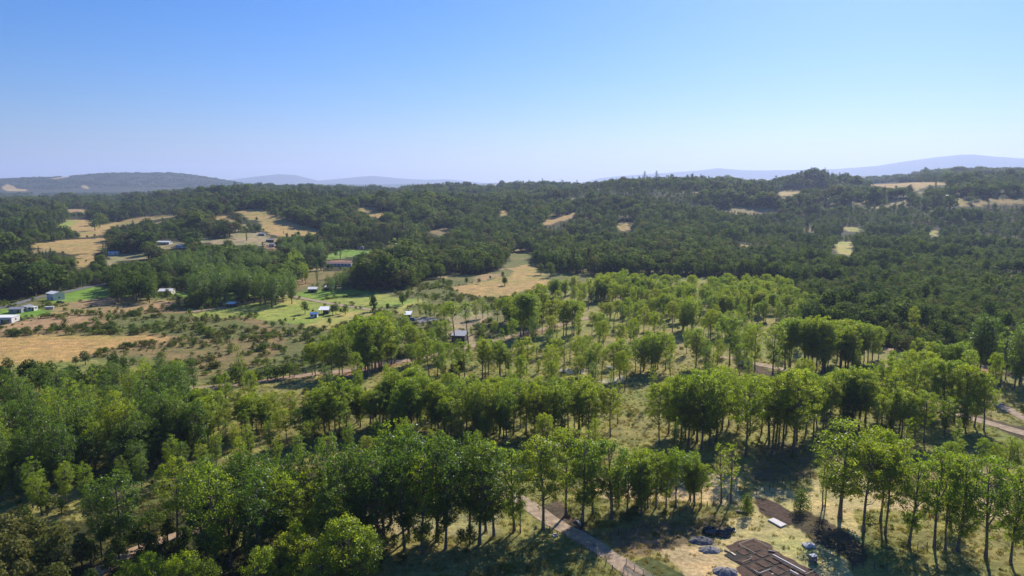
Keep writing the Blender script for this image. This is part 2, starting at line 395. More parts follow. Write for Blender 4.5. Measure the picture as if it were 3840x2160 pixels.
def ground_material():
    m, nt = new_mat('grassland')
    L = nt.links
    at = node(nt, 'ShaderNodeAttribute', attribute_name='land')
    geo = node(nt, 'ShaderNodeNewGeometry')
    def noise(scale, detail=4.0, rough=0.6, stretch=None):
        n = node(nt, 'ShaderNodeTexNoise', i_Scale=scale, i_Detail=detail, i_Roughness=rough)
        if stretch:
            mp = node(nt, 'ShaderNodeMapping', i_Scale=stretch)
            L.new(geo.outputs['Position'], mp.inputs['Vector'])
            L.new(mp.outputs['Vector'], n.inputs['Vector'])
        else:
            L.new(geo.outputs['Position'], n.inputs['Vector'])
        return n
    n_big = noise(0.022, 4)
    n_mid = noise(0.16, 5, 0.65)
    n_fine = noise(0.9, 6, 0.75)
    n_line = noise(0.25, 4, 0.6, (0.25, 1.6, 1.0))
    def ramp(n, lo, hi, a=0.3, b=0.7):
        r = node(nt, 'ShaderNodeMapRange', i_From_Min=a, i_From_Max=b, i_To_Min=lo, i_To_Max=hi)
        L.new(n.outputs['Fac'], r.inputs['Value'])
        return r.outputs['Result']
    # greener and drier patches
    hs = node(nt, 'ShaderNodeMix', data_type='RGBA', blend_type='MULTIPLY')
    hs.inputs[7].default_value = (0.62, 0.92, 0.55, 1)
    L.new(ramp(n_big, 0.0, 0.75, 0.42, 0.68), hs.inputs[0])
    L.new(at.outputs['Color'], hs.inputs[6])
    hs2 = node(nt, 'ShaderNodeMix', data_type='RGBA', blend_type='MULTIPLY')
    hs2.inputs[7].default_value = (1.12, 0.98, 0.85, 1)
    L.new(ramp(n_mid, 0.0, 0.8, 0.45, 0.65), hs2.inputs[0])
    L.new(hs.outputs[2], hs2.inputs[6])
    v = node(nt, 'ShaderNodeMath', operation='MULTIPLY')
    L.new(ramp(n_mid, 0.66, 1.3), v.inputs[0]); L.new(ramp(n_fine, 0.6, 1.4), v.inputs[1])
    v2 = node(nt, 'ShaderNodeMath', operation='MULTIPLY')
    L.new(v.outputs[0], v2.inputs[0]); L.new(ramp(n_line, 0.85, 1.15), v2.inputs[1])
    mx = node(nt, 'ShaderNodeMix', data_type='RGBA', blend_type='MULTIPLY')
    mx.inputs[0].default_value = 1.0
    L.new(hs2.outputs[2], mx.inputs[6]); L.new(v2.outputs[0], mx.inputs[7])
    bp = node(nt, 'ShaderNodeBump', i_Strength=0.9, i_Distance=0.5)
    L.new(n_fine.outputs['Fac'], bp.inputs['Height'])
    p = node(nt, 'ShaderNodeBsdfPrincipled', i_Roughness=0.95)
    p.inputs['Specular IOR Level'].default_value = 0.08
    L.new(mx.outputs[2], p.inputs['Base Color'])
    L.new(bp.outputs['Normal'], p.inputs['Normal'])
    surf(nt, p.outputs['BSDF'])
    return m

M_GROUND = ground_material()

# ---------------------------------------------------------------- the ground: one polar sheet out to the mountains
def set_mesh(name, verts, faces_flat, nper):
    me = bpy.data.meshes.new(name)
    nv = len(verts); nf = len(faces_flat) // nper
    me.vertices.add(nv)
    me.vertices.foreach_set('co', np.ascontiguousarray(verts, dtype=np.float32).ravel())
    me.loops.add(len(faces_flat))
    me.loops.foreach_set('vertex_index', np.ascontiguousarray(faces_flat, dtype=np.int32).ravel())
    me.polygons.add(nf)
    me.polygons.foreach_set('loop_start', np.arange(0, nf * nper, nper, dtype=np.int32))
    me.polygons.foreach_set('loop_total', np.full(nf, nper, dtype=np.int32))
    me.update(calc_edges=True)
    return me

ang = np.concatenate([np.linspace(-math.pi, R(-52), 40, endpoint=False), np.linspace(R(-52), R(52), 560, endpoint=False), np.linspace(R(52), math.pi, 40, endpoint=False)])
rad = np.concatenate([np.linspace(4, 100, 14, endpoint=False), np.exp(np.linspace(math.log(100), math.log(3900), 420, endpoint=False)), np.linspace(3900, 9800, 100, endpoint=False), np.linspace(9800, 24500, 90)])
NA, NR = len(ang), len(rad)
AA, RR = np.meshgrid(ang, rad)
GX = RR * np.sin(AA); GY = RR * np.cos(AA)
GZ = height(GX, GY)

def land_colour(x, y, z):
    wx = (vnoise(x, y, 26, 25) - 0.5) * 9 + (vnoise(x, y, 9, 21) - 0.5) * 7 + (vnoise(x, y, 3, 22) - 0.5) * 3
    wy = (vnoise(x, y, 26, 26) - 0.5) * 9 + (vnoise(x, y, 9, 23) - 0.5) * 7 + (vnoise(x, y, 3, 24) - 0.5) * 3
    r = np.hypot(x, y)
    k = np.clip(r / 600, 0.4, 1.2)
    xx = x + wx * k; yy = np.maximum(y + wy * k, 3)
    px, py = project(xx, yy, z)
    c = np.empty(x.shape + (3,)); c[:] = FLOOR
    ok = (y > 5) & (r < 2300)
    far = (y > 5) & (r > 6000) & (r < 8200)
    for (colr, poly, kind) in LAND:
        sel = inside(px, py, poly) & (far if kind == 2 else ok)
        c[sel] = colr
    glade = ok & (r > 520) & (np.abs(c - np.array(FLOOR)).sum(-1) < 1e-6) & (vnoise(x, y, 46, 99) > 0.80)
    c[glade] = (0.30, 0.23, 0.11)
    m = r > 9800
    c[m] = (0.06, 0.07, 0.05)
    return c

GC = land_colour(GX, GY, GZ)

def ring_object(name, r0, r1):
    n = r1 - r0
    verts = np.stack([GX[r0:r1], GY[r0:r1], GZ[r0:r1]], -1).reshape(-1, 3)
    cols = GC[r0:r1].reshape(-1, 3)
    i, j = np.meshgrid(np.arange(n - 1), np.arange(NA), indexing='ij')
    j2 = (j + 1) % NA
    quad = np.stack([i * NA + j, (i + 1) * NA + j, (i + 1) * NA + j2, i * NA + j2], -1).reshape(-1)[::1]
    q = quad.reshape(-1, 4)[:, ::-1]
    me = set_mesh(name, verts, q.reshape(-1), 4)
    a = me.attributes.new('land', 'FLOAT_COLOR', 'POINT')
    a.data.foreach_set('color', np.concatenate([cols, np.ones((len(cols), 1))], 1).astype(np.float32).ravel())
    me.polygons.foreach_set('use_smooth', np.ones(len(me.polygons), dtype=bool))
    me.materials.append(M_GROUND)
    o = bpy.data.objects.new(name, me)
    COL.objects.link(o)
    o['kind'] = 'structure'
    return o

R_A = 14 + 420
R_B = R_A + 100
g1 = ring_object('ground', 0, R_A + 1)
g2 = ring_object('wooded_hills', R_A, R_B + 1)
g3 = ring_object('mountains', R_B, NR)
# ---------------------------------------------------------------- foliage and bark materials
def leaf_mat(name, col_a, col_b, trans=(0.35, 0.45, 0.03), tfac=0.4, rough=0.45, spec=0.35, vary=0.35):
    """col_a..col_b: tree-to-tree range; every leaf spray differs a little through its own 'rnd' value"""
    m, nt = new_mat(name)
    L = nt.links
    oi = node(nt, 'ShaderNodeObjectInfo')
    at = node(nt, 'ShaderNodeAttribute', attribute_name='rnd')
    mx = node(nt, 'ShaderNodeMix', data_type='RGBA')
    mx.inputs[6].default_value = (*col_a, 1); mx.inputs[7].default_value = (*col_b, 1)
    L.new(oi.outputs['Random'], mx.inputs[0])
    mr = node(nt, 'ShaderNodeMapRange', i_To_Min=1 - vary, i_To_Max=1 + vary)
    L.new(at.outputs['Fac'], mr.inputs['Value'])
    mul = node(nt, 'ShaderNodeMix', data_type='RGBA', blend_type='MULTIPLY')
    mul.inputs[0].default_value = 1.0
    L.new(mx.outputs[2], mul.inputs[6]); L.new(mr.outputs['Result'], mul.inputs[7])
    p = node(nt, 'ShaderNodeBsdfPrincipled', i_Roughness=rough)
    p.inputs['Specular IOR Level'].default_value = spec
    L.new(mul.outputs[2], p.inputs['Base Color'])
    tr = node(nt, 'ShaderNodeBsdfTranslucent')
    tm = node(nt, 'ShaderNodeMix', data_type='RGBA', blend_type='MULTIPLY')
    tm.inputs[0].default_value = 1.0
    tm.inputs[7].default_value = (*trans, 1)
    L.new(mul.outputs[2], tm.inputs[6])
    L.new(tm.outputs[2], tr.inputs['Color'])
    ms = node(nt, 'ShaderNodeMixShader')
    ms.inputs[0].default_value = tfac
    L.new(p.outputs['BSDF'], ms.inputs[1]); L.new(tr.outputs['BSDF'], ms.inputs[2])
    surf(nt, ms.outputs['Shader'])
    return m

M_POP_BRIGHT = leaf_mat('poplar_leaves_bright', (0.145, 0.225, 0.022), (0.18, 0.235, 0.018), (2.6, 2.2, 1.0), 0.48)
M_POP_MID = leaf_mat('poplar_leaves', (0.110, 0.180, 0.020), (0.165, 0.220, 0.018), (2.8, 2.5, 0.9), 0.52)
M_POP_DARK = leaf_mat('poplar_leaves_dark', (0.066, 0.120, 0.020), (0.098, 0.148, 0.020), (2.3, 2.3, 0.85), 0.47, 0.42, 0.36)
M_NATIVE = leaf_mat('evergreen_leaves', (0.050, 0.085, 0.022), (0.125, 0.160, 0.034), (1.8, 1.9, 0.8), 0.36, 0.8, 0.06)
M_OLIVE = leaf_mat('olive_leaves', (0.120, 0.130, 0.034), (0.150, 0.145, 0.050), (1.7, 1.8, 0.9), 0.3, 0.8, 0.06)
M_GREY = leaf_mat('grey_leaves', (0.10, 0.12, 0.060), (0.12, 0.13, 0.080), (1.3, 1.4, 0.9), 0.25, 0.7, 0.1)
M_CONIFER = leaf_mat('conifer_needles', (0.045, 0.070, 0.024), (0.070, 0.095, 0.028), (1.3, 1.5, 0.8), 0.2, 0.8, 0.05)
M_BROWN = leaf_mat('rusty_leaves', (0.085, 0.065, 0.035), (0.075, 0.075, 0.035), (1.6, 1.5, 0.8), 0.25, 0.8, 0.06)
M_SHRUB = leaf_mat('shrub_leaves', (0.080, 0.125, 0.022), (0.130, 0.165, 0.028), (1.9, 2.0, 0.9), 0.35, 0.7, 0.1)
M_BARK = simple_mat('grey_bark', (0.16, 0.13, 0.10), 0.9, var=0.45, scale=2.5)
M_BARKD = simple_mat('dark_bark', (0.075, 0.06, 0.045), 0.9, var=0.4, scale=2.5)

# ---------------------------------------------------------------- tree shapes
class Leaves:
    def __init__(s):
        s.c, s.n, s.l = [], [], []
    def add(s, c, n, l):
        s.c.append(np.asarray(c, float)); s.n.append(np.asarray(n, float)); s.l.append(np.asarray(l, float))
    def mesh(s, name, rng, aspect=0.62):
        c = np.concatenate(s.c); n = np.concatenate(s.n); l = np.concatenate(s.l)
        n = n / (np.linalg.norm(n, axis=1, keepdims=True) + 1e-9)
        t = rng.normal(size=n.shape)
        t -= n * np.sum(t * n, 1, keepdims=True)
        t /= (np.linalg.norm(t, axis=1, keepdims=True) + 1e-9)
        b = np.cross(n, t)
        L = l[:, None]
        bend = n * L * 0.12
        v = np.stack([c - t * L * 0.5 - bend, c + b * L * aspect * 0.5, c + t * L * 0.5 - bend, c - b * L * aspect * 0.5], 1).reshape(-1, 3)
        f = np.arange(len(v))
        me = set_mesh(name, v, f, 4)
        a = me.attributes.new('rnd', 'FLOAT', 'FACE')
        a.data.foreach_set('value', rng.random(len(c)).astype(np.float32))
        return me

def unit(rng, n):
    v = rng.normal(size=(n, 3))
    return v / np.linalg.norm(v, axis=1, keepdims=True)

class Tubes:
    def __init__(s):
        s.v, s.f = [], []
    def tube(s, pts, radii, n=5):
        base = sum(len(a) for a in s.v)
        pts = np.asarray(pts, float)
        d = np.gradient(pts, axis=0)
        d /= (np.linalg.norm(d, axis=1, keepdims=True) + 1e-9)
        ref = np.where(np.abs(d[:, 2:3]) > 0.95, np.array([[1.0, 0, 0]]), np.array([[0, 0, 1.0]]))
        u = np.cross(d, ref); u /= (np.linalg.norm(u, axis=1, keepdims=True) + 1e-9)
        w = np.cross(d, u)
        a = np.linspace(0, 2 * math.pi, n, endpoint=False)
        ring = pts[:, None, :] + (u[:, None, :] * np.cos(a)[None, :, None] + w[:, None, :] * np.sin(a)[None, :, None]) * np.asarray(radii)[:, None, None]
        s.v.append(ring.reshape(-1, 3))
        m = len(pts)
        for i in range(m - 1):
            for j in range(n):
                j2 = (j + 1) % n
                s.f.append((base + i * n + j, base + i * n + j2, base + (i + 1) * n + j2, base + (i + 1) * n + j))
    def mesh(s, name):
        v = np.concatenate(s.v)
        me = set_mesh(name, v, np.array(s.f).reshape(-1), 4)
        me.polygons.foreach_set('use_smooth', np.ones(len(me.polygons), dtype=bool))
        return me

def make_poplar(seed, H=18.0, crown0=0.42, Rm=3.9, nc=74, per=88, leaf=0.315, shoots=10, forks=1, top_bias=1.0):
    """plantation poplar: clear bole, rising limbs, dome crown of leaf clumps"""
    rng = np.random.default_rng(seed)
    tb = Tubes(); lv = Leaves()
    lean = rng.normal(size=2) * 0.35
    def axis(z):
        t = z / H
        return np.array([lean[0] * t * t + 0.15 * math.sin(t * 5 + seed), lean[1] * t * t + 0.15 * math.cos(t * 4 + seed), z])
    zs = np.linspace(0, H * 0.88, 9)
    pts = np.array([axis(z) for z in zs])
    rr = 0.21 * (1 - zs / (H * 0.93)) ** 0.8 + 0.03
    rr[0] *= 1.35
    tb.tube(pts, rr, 6)
    for k in range(forks):
        z0 = H * rng.uniform(0.3, 0.48); a = rng.uniform(0, 6.28)
        p0 = axis(z0); e = p0 + np.array([math.cos(a) * Rm * 0.5, math.sin(a) * Rm * 0.5, H * 0.36])
        q = np.array([p0, p0 * 0.55 + e * 0.45 + np.array([math.cos(a), math.sin(a), -0.4]) * 0.5, e])
        tb.tube(q, [0.13, 0.09, 0.03], 5)
    cz0 = H * crown0; cH = H - cz0
    for k in range(nc):
        u = rng.beta(1.7, 1.15) if top_bias > 0.5 else rng.beta(1.3, 1.5)
        prof = math.sqrt(max(0.02, 1 - ((u - 0.56) / 0.47) ** 2)) if u > 0.56 else 0.42 + 0.58 * math.sin(u / 0.56 * math.pi / 2)
        a = rng.uniform(0, 2 * math.pi)
        rad = Rm * prof * math.sqrt(rng.uniform(0.12, 1.0)) * rng.uniform(0.82, 1.12)
        z = cz0 + u * cH * 0.97
        p = axis(z) + np.array([math.cos(a) * rad, math.sin(a) * rad, 0])
        cr = rng.uniform(0.55, 1.05) * (Rm / 3.9) ** 0.5
        m = int(per * rng.uniform(0.6, 1.3) * (cr ** 1.6))
        d = unit(rng, m) * (rng.random((m, 1)) ** 0.5) * cr
        d[:, 2] *= 0.75
        out = np.array([math.cos(a) * 0.5, math.sin(a) * 0.5, 0.35])
        n = d / cr * 0.7 + out + rng.normal(size=(m, 3)) * 0.5
        lv.add(p + d, n, leaf * rng.uniform(0.6, 1.25, m))
        if k % 3 == 0:
            z0 = max(H * 0.25, z - rng.uniform(1.5, 3.6))
            p0 = axis(min(z0, H * 0.85))
            mid = (p0 + p) / 2 + np.array([math.cos(a) * 0.35, math.sin(a) * 0.35, -0.25])
            tb.tube([p0, mid, p], [0.075, 0.05, 0.02], 4)
    for k in range(shoots):
        z = H * rng.uniform(0.12, crown0 + 0.05); a = rng.uniform(0, 6.28)
        p = axis(z) + np.array([math.cos(a), math.sin(a), 0]) * rng.uniform(0.25, 0.8)
        m = rng.integers(8, 22)
        d = unit(rng, m) * rng.uniform(0.3, 0.55)
        lv.add(p + d, d + rng.normal(size=(m, 3)) * 0.4 + [0, 0, 0.3], leaf * rng.uniform(0.55, 1.0, m))
    return tb.mesh('poplar_trunk'), lv.mesh('poplar_crown', rng)

def make_round(seed, H=10.0, W=7.0, lobes=9, nleaf=620, leaf=0.72, base=0.14, shell=0.75, trunk_r=0.22):
    """dense broadleaf crown of uneven lobes"""
    rng = np.random.default_rng(seed)
    tb = Tubes(); lv = Leaves()
    tb.tube([(0, 0, 0), (0.1, 0.05, H * 0.3), (0.0, 0.1, H * 0.7)], [trunk_r * 1.3, trunk_r, trunk_r * 0.4], 5)
    zc0 = H * base
    L = []
    for k in range(lobes):
        a = k * 2.4 + rng.uniform(-0.5, 0.5)
        u = (k + 0.5) / lobes
        z = zc0 + (H - zc0) * (0.22 + 0.58 * u)
        rad = W * 0.5 * (0.62 * math.sqrt(max(0.0, 1 - (u - 0.25) ** 2 / 0.72))) * rng.uniform(0.6, 1.0)
        lr = W * rng.uniform(0.2, 0.31)
        L.append((np.array([math.cos(a) * rad, math.sin(a) * rad, z]), lr))
    L.append((np.array([0, 0, H - W * 0.24]), W * 0.24))
    per = nleaf // len(L)
    for (c, lr) in L:
        m = int(per * rng.uniform(0.8, 1.25))
        d = unit(rng, m)
        rr = lr * (shell + (1.06 - shell) * rng.random((m, 1)))
        pos = c + d * rr * np.array([1, 1, 0.85])
        keep = pos[:, 2] > H * 0.04
        nn = d * 1.0 + rng.normal(size=(m, 3)) * 0.42 + np.array([0, 0, 0.15])
        lv.add(pos[keep], nn[keep], (leaf * rng.uniform(0.6, 1.3, m))[keep])
        tb.tube([(0, 0, H * 0.35), c * 0.6 + np.array([0, 0, H * 0.1]), c], [trunk_r * 0.4, trunk_r * 0.28, 0.03], 4)
    return tb.mesh('tree_trunk'), lv.mesh('tree_crown', rng, 0.75)

def make_conifer(seed, H=14.0, W=5.0, nleaf=620, leaf=0.62):
    rng = np.random.default_rng(seed)
    tb = Tubes(); lv = Leaves()
    tb.tube([(0, 0, 0), (0, 0, H * 0.5), (0, 0, H * 0.97)], [0.26, 0.16, 0.03], 5)
    tiers = 13
    for t in range(tiers):
        u = t / (tiers - 1)
        z = H * (0.1 + 0.86 * u)
        rad = W * 0.5 * (1 - u) ** 0.75 * rng.uniform(0.75, 1.1) + 0.2
        nb = max(3, int(7 * (1 - u) + 2))
        for b in range(nb):
            a = b * 2 * math.pi / nb + t * 0.7 + rng.uniform(-0.3, 0.3)
            m = max(3, int(nleaf / tiers / nb * (1.4 - 0.7 * u)))
            s = rng.random(m) ** 0.6
            pos = np.stack([np.cos(a + rng.normal(size=m) * 0.16) * rad * s, np.sin(a + rng.normal(size=m) * 0.16) * rad * s, z - s * rad * 0.28 + rng.normal(size=m) * 0.18], 1)
            nn = rng.normal(size=(m, 3)) * 0.5 + np.array([math.cos(a) * 0.5, math.sin(a) * 0.5, 0.7])
            lv.add(pos, nn, leaf * rng.uniform(0.6, 1.2, m))
    return tb.mesh('conifer_trunk'), lv.mesh('conifer_crown', rng, 0.5)

def make_pine(seed, H=17.0, W=5.5, nleaf=700, leaf=0.6):
    """tall plantation pine or gum: long bare stem, ragged open top"""
    rng = np.random.default_rng(seed)
    tb = Tubes(); lv = Leaves()
    tb.tube([(0, 0, 0), (0.15, 0.1, H * 0.5), (0.1, 0.2, H * 0.95)], [0.24, 0.15, 0.03], 5)
    nb = 26
    for b in range(nb):
        u = rng.beta(1.5, 1.1)
        z = H * (0.36 + 0.6 * u)
        rad = W * 0.5 * (1.05 - 0.75 * u) * rng.uniform(0.55, 1.1)
        a = rng.uniform(0, 6.28)
        p = np.array([math.cos(a) * rad * 0.75, math.sin(a) * rad * 0.75, z])
        m = nleaf // nb
        d = unit(rng, m) * rng.uniform(0.55, 1.15) * (rng.random((m, 1)) ** 0.45)
        d[:, 2] *= 0.6
        lv.add(p + d, d * 0.8 + rng.normal(size=(m, 3)) * 0.4 + [0, 0, 0.4], leaf * rng.uniform(0.6, 1.2, m))
        tb.tube([(0.1, 0.1, z - 0.5), p], [0.06, 0.02], 4)
    return tb.mesh('pine_trunk'), lv.mesh('pine_crown', rng, 0.5)

def make_column(seed, H=18.0, W=3.2, nleaf=900, leaf=0.5):
    """Lombardy poplar"""
    rng = np.random.default_rng(seed)
    tb = Tubes(); lv = Leaves()
    tb.tube([(0, 0, 0), (0.05, 0, H * 0.5), (0, 0, H * 0.95)], [0.26, 0.16, 0.03], 5)
    for k in range(30):
        u = (k + rng.random()) / 30
        z = H * (0.09 + 0.88 * u)
        prof = math.sin(min(1, (u + 0.08) / 0.42) * math.pi / 2) * (1 - max(0, u - 0.45) / 0.6) ** 0.8
        a = rng.uniform(0, 6.28); rad = W * 0.5 * prof * rng.uniform(0.3, 0.75)
        cr = max(0.35, W * 0.27 * prof)
        m = nleaf // 30
        d = unit(rng, m) * cr * (rng.random((m, 1)) ** 0.4)
        d[:, 2] *= 1.9
        pos = np.array([math.cos(a) * rad, math.sin(a) * rad, z]) + d
        lv.add(pos, d + rng.normal(size=(m, 3)) * 0.45 + [math.cos(a) * 0.4, math.sin(a) * 0.4, 0.2], leaf * rng.uniform(0.6, 1.2, m))
    return tb.mesh('column_trunk'), lv.mesh('column_crown', rng)

def make_shrub(seed, H=2.0, W=2.6, nleaf=230, leaf=0.34):
    return make_round(seed, H, W, 6, nleaf, leaf, 0.02, 0.6, 0.05)

def dress(pair, bark, leafm):
    t, c = pair
    t = t.copy(); c = c.copy()
    t.materials.append(bark); c.materials.append(leafm)
    return t, c

POP = [make_poplar(100 + i, 18, [0.34, 0.30, 0.38, 0.28, 0.40, 0.32, 0.36, 0.30][i], [4.6, 4.1, 5.1, 3.8, 4.9, 4.3, 3.6, 4.7][i], [120, 108, 128, 100, 112, 116, 96, 124][i], forks=1 + i % 2) for i in range(8)]
POP_OVAL = [make_poplar(120 + i, 18, [0.20, 0.16, 0.24, 0.18, 0.22][i], [3.3, 2.9, 3.6, 3.1, 3.4][i], [170, 150, 176, 156, 164][i], 58, 0.315, 4, 1, 0.0) for i in range(5)]
POP_THIN = [make_poplar(140 + i, 18, 0.34, 2.2, 56, 40, 0.31, 14, 1, 0.0) for i in range(3)]
POP_TALL = [make_poplar(150 + i, 18, 0.66, 2.3, 44, 66, 0.32, 3, 0, 1.0) for i in range(3)]
POP_BUSH = [make_poplar(160 + i, 10, 0.16, 2.9, 96, 120, 0.225, 2, 2, 1.0) for i in range(3)]
ROUND = [make_round(200 + i, 10, [7.0, 6.2, 7.8, 5.6, 6.8][i], 8 + i % 3) for i in range(5)]
LOW = [make_round(220 + i, 6.5, [5.6, 5.0, 6.2, 4.6][i], 7, 460, 0.52, 0.10, 0.7, 0.14) for i in range(4)]
CONI = [make_conifer(240 + i, 14, [5.0, 6.2, 4.4][i]) for i in range(3)]
PINE = [make_pine(260 + i, 17, [5.5, 4.8, 6.0][i]) for i in range(3)]
COLM = [make_column(280 + i, 18, [3.0, 3.6][i]) for i in range(2)]
SHR = [make_shrub(300 + i, [2.0, 1.7, 2.4, 1.5][i], [2.8, 3.2, 2.6, 2.8][i]) for i in range(4)]
HEDGE = [make_round(320 + i, 7, 4.4, 8, 700, 0.42, 0.02, 0.8, 0.12) for i in range(2)]

BALL = [make_round(330 + i, 7, 6.2, 14, 1700, 0.36, -0.22, 0.86, 0.12) for i in range(2)]

KINDS = {}
def kind(name, protos, bark, leafm, H):
    KINDS[name] = ([dress(p, bark, leafm) for p in protos], H)
kind('poplar', POP, M_BARK, M_POP_MID, 18)
kind('poplar_bright', POP, M_BARK, M_POP_BRIGHT, 18)
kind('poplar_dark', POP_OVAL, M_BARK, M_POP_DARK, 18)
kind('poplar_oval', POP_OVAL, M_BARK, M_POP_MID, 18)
kind('thin', POP_THIN, M_BARK, M_POP_MID, 18)
kind('tall', POP_TALL, M_BARK, M_POP_MID, 18)
kind('bush_bright', POP_BUSH, M_BARK, M_POP_BRIGHT, 10)
kind('bush_mid', POP_BUSH, M_BARK, M_POP_MID, 10)
kind('round', ROUND, M_BARKD, M_NATIVE, 10)
kind('round_green', ROUND, M_BARKD, M_SHRUB, 10)
kind('round_olive', ROUND, M_BARKD, M_OLIVE, 10)
kind('round_brown', ROUND, M_BARKD, M_BROWN, 10)
kind('low', LOW, M_BARKD, M_NATIVE, 6.5)
kind('low_green', LOW, M_BARKD, M_SHRUB, 6.5)
kind('low_olive', LOW, M_BARKD, M_OLIVE, 6.5)
kind('low_grey', LOW, M_BARKD, M_GREY, 6.5)
kind('conifer', CONI, M_BARKD, M_CONIFER, 14)
kind('pine', PINE, M_BARKD, M_NATIVE, 17)
kind('pine_brown', PINE, M_BARKD, M_BROWN, 17)
kind('column', COLM, M_BARK, M_SHRUB, 18)
kind('shrub', SHR, M_BARKD, M_SHRUB, 2)
kind('shrub_dark', SHR, M_BARKD, M_NATIVE, 2)
kind('shrub_olive', SHR, M_BARKD, M_OLIVE, 2)
kind('hedge', HEDGE, M_BARKD, M_NATIVE, 7)
kind('ball', BALL, M_BARKD, M_SHRUB, 7)

def link(o):
    COL.objects.link(o)
    return o

def plant(name, kindname, x, y, z, h, label, category, group=None, wide=1.0, rot=None, var=None, tilt=0.0):
    protos, H = KINDS[kindname]
    i = random.randrange(len(protos)) if var is None else var % len(protos)
    t, c = protos[i]
    e = bpy.data.objects.new(name, None)
    e.empty_display_size = 0.5
    e.location = (x, y, z - 0.08)
    s = h / H
    e.scale = (s * wide, s * wide, s)
    e.rotation_euler = (random.gauss(0, tilt), random.gauss(0, tilt), random.uniform(0, 6.283) if rot is None else rot)
    e['label'] = label; e['category'] = category
    if group: e['group'] = group
    link(e)
    for nm, me in (('trunk', t), ('crown', c)):
        o = bpy.data.objects.new(nm, me)
        o.parent = e
        link(o)
    return e

ORD = ['', 'second', 'third', 'fourth', 'fifth', 'sixth', 'seventh', 'eighth', 'ninth', 'tenth', 'eleventh', 'twelfth', 'thirteenth', 'fourteenth', 'fifteenth', 'sixteenth',
       'seventeenth', 'eighteenth', 'nineteenth', 'twentieth']
def ordinal(i, n):
    """position counted from the left, or from the right in the right half of a long row"""
    if n == 1: return ''
    if i == 0: return 'leftmost'
    if i == n - 1: return 'rightmost'
    if i < n / 2 or n <= 5: w, side = i, 'left'
    else: w, side = n - 1 - i, 'right'
    if w < len(ORD): o = ORD[w]
    else:
        tens = {2: 'twenty', 3: 'thirty', 4: 'forty', 5: 'fifty'}[(w + 1) // 10]
        u = (w + 1) % 10
        o = tens + ('' if u == 0 else '-' + ['first', 'second', 'third', 'fourth', 'fifth', 'sixth', 'seventh', 'eighth', 'ninth'][u - 1])
        if u == 0: o = tens[:-1] + 'ieth'
    return o + ' from ' + side
# ---------------------------------------------------------------- the poplar plantation
KW = {'poplar': 'green poplar', 'poplar_oval': 'oval green poplar', 'poplar_bright': 'yellow-green poplar', 'poplar_dark': 'dark poplar', 'thin': 'slender poplar', 'tall': 'tall bare-stemmed poplar',
      'bush_bright': 'bushy yellow-green poplar', 'bush_mid': 'bushy green poplar'}
P_ALL = []        # (cluster, kind, x, y, z, h, wide)
def cluster(desc, entries, tl=None, kd='poplar', mode='b', hlim=(7, 24)):
    out = []
    for e in entries:
        if tl: px, py = tl[0] + e[0] / tl[2], tl[1] + e[1] / tl[2]
        else: px, py = e[0], e[1]
        k = e[3] if len(e) > 3 and e[3] else kd
        wide = e[4] if len(e) > 4 else 1.0
        if k == 'poplar' and random.random() < (0.75 if ('shining' in desc or 'sunny' in desc or 'centre' in desc) else 0.5): k = 'poplar_oval'
        if mode == 'b':
            ty = tl[1] + e[2] / tl[2] if tl else e[2]
            x, y, z, h = tree_h(px, py, ty)
        else:
            h = e[2]
            x, y, z = ground(px, py, h)
        h = min(max(h, hlim[0]), hlim[1])
        out.append((k, x, y, z, h, wide))
    P_ALL.append((desc, out))

def fill(desc, poly, h, spacing, kd, tl=None, hvar=0.17, kinds2=None):
    """scatter trees over the area where their tops show"""
    if tl: poly = tile(*tl, poly)
    rng = np.random.default_rng(abs(hash(desc)) % 1000 if False else len(P_ALL) * 17 + 5)
    W = [ground(p[0], p[1], h) for p in poly]
    xs = [w[0] for w in W]; ys = [w[1] for w in W]
    pts = []
    out = []
    n = int((max(xs) - min(xs)) * (max(ys) - min(ys)) / (spacing * spacing) * 12)
    wp = [(w[0], w[1]) for w in W]
    for _ in range(n):
        x = rng.uniform(min(xs), max(xs)); y = rng.uniform(min(ys), max(ys))
        if not inside(np.array([x]), np.array([y]), wp)[0]: continue
        if any((x - a) ** 2 + (y - b) ** 2 < spacing * spacing for a, b in pts): continue
        pts.append((x, y))
        k = kd
        if kinds2 and rng.random() < kinds2[1]: k = kinds2[0]
        out.append((k, x, y, hz(x, y), h * rng.uniform(1 - hvar, 1 + hvar), rng.uniform(0.88, 1.12)))
    P_ALL.append((desc, out))

# dark grove left of the gravel road (front, centre)
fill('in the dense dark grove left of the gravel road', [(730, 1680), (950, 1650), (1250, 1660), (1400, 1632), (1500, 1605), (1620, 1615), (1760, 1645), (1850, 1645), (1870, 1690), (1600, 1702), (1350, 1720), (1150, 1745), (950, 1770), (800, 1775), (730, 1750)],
     21.5, 4.3, 'poplar_dark', kinds2=('poplar_oval', 0.12))
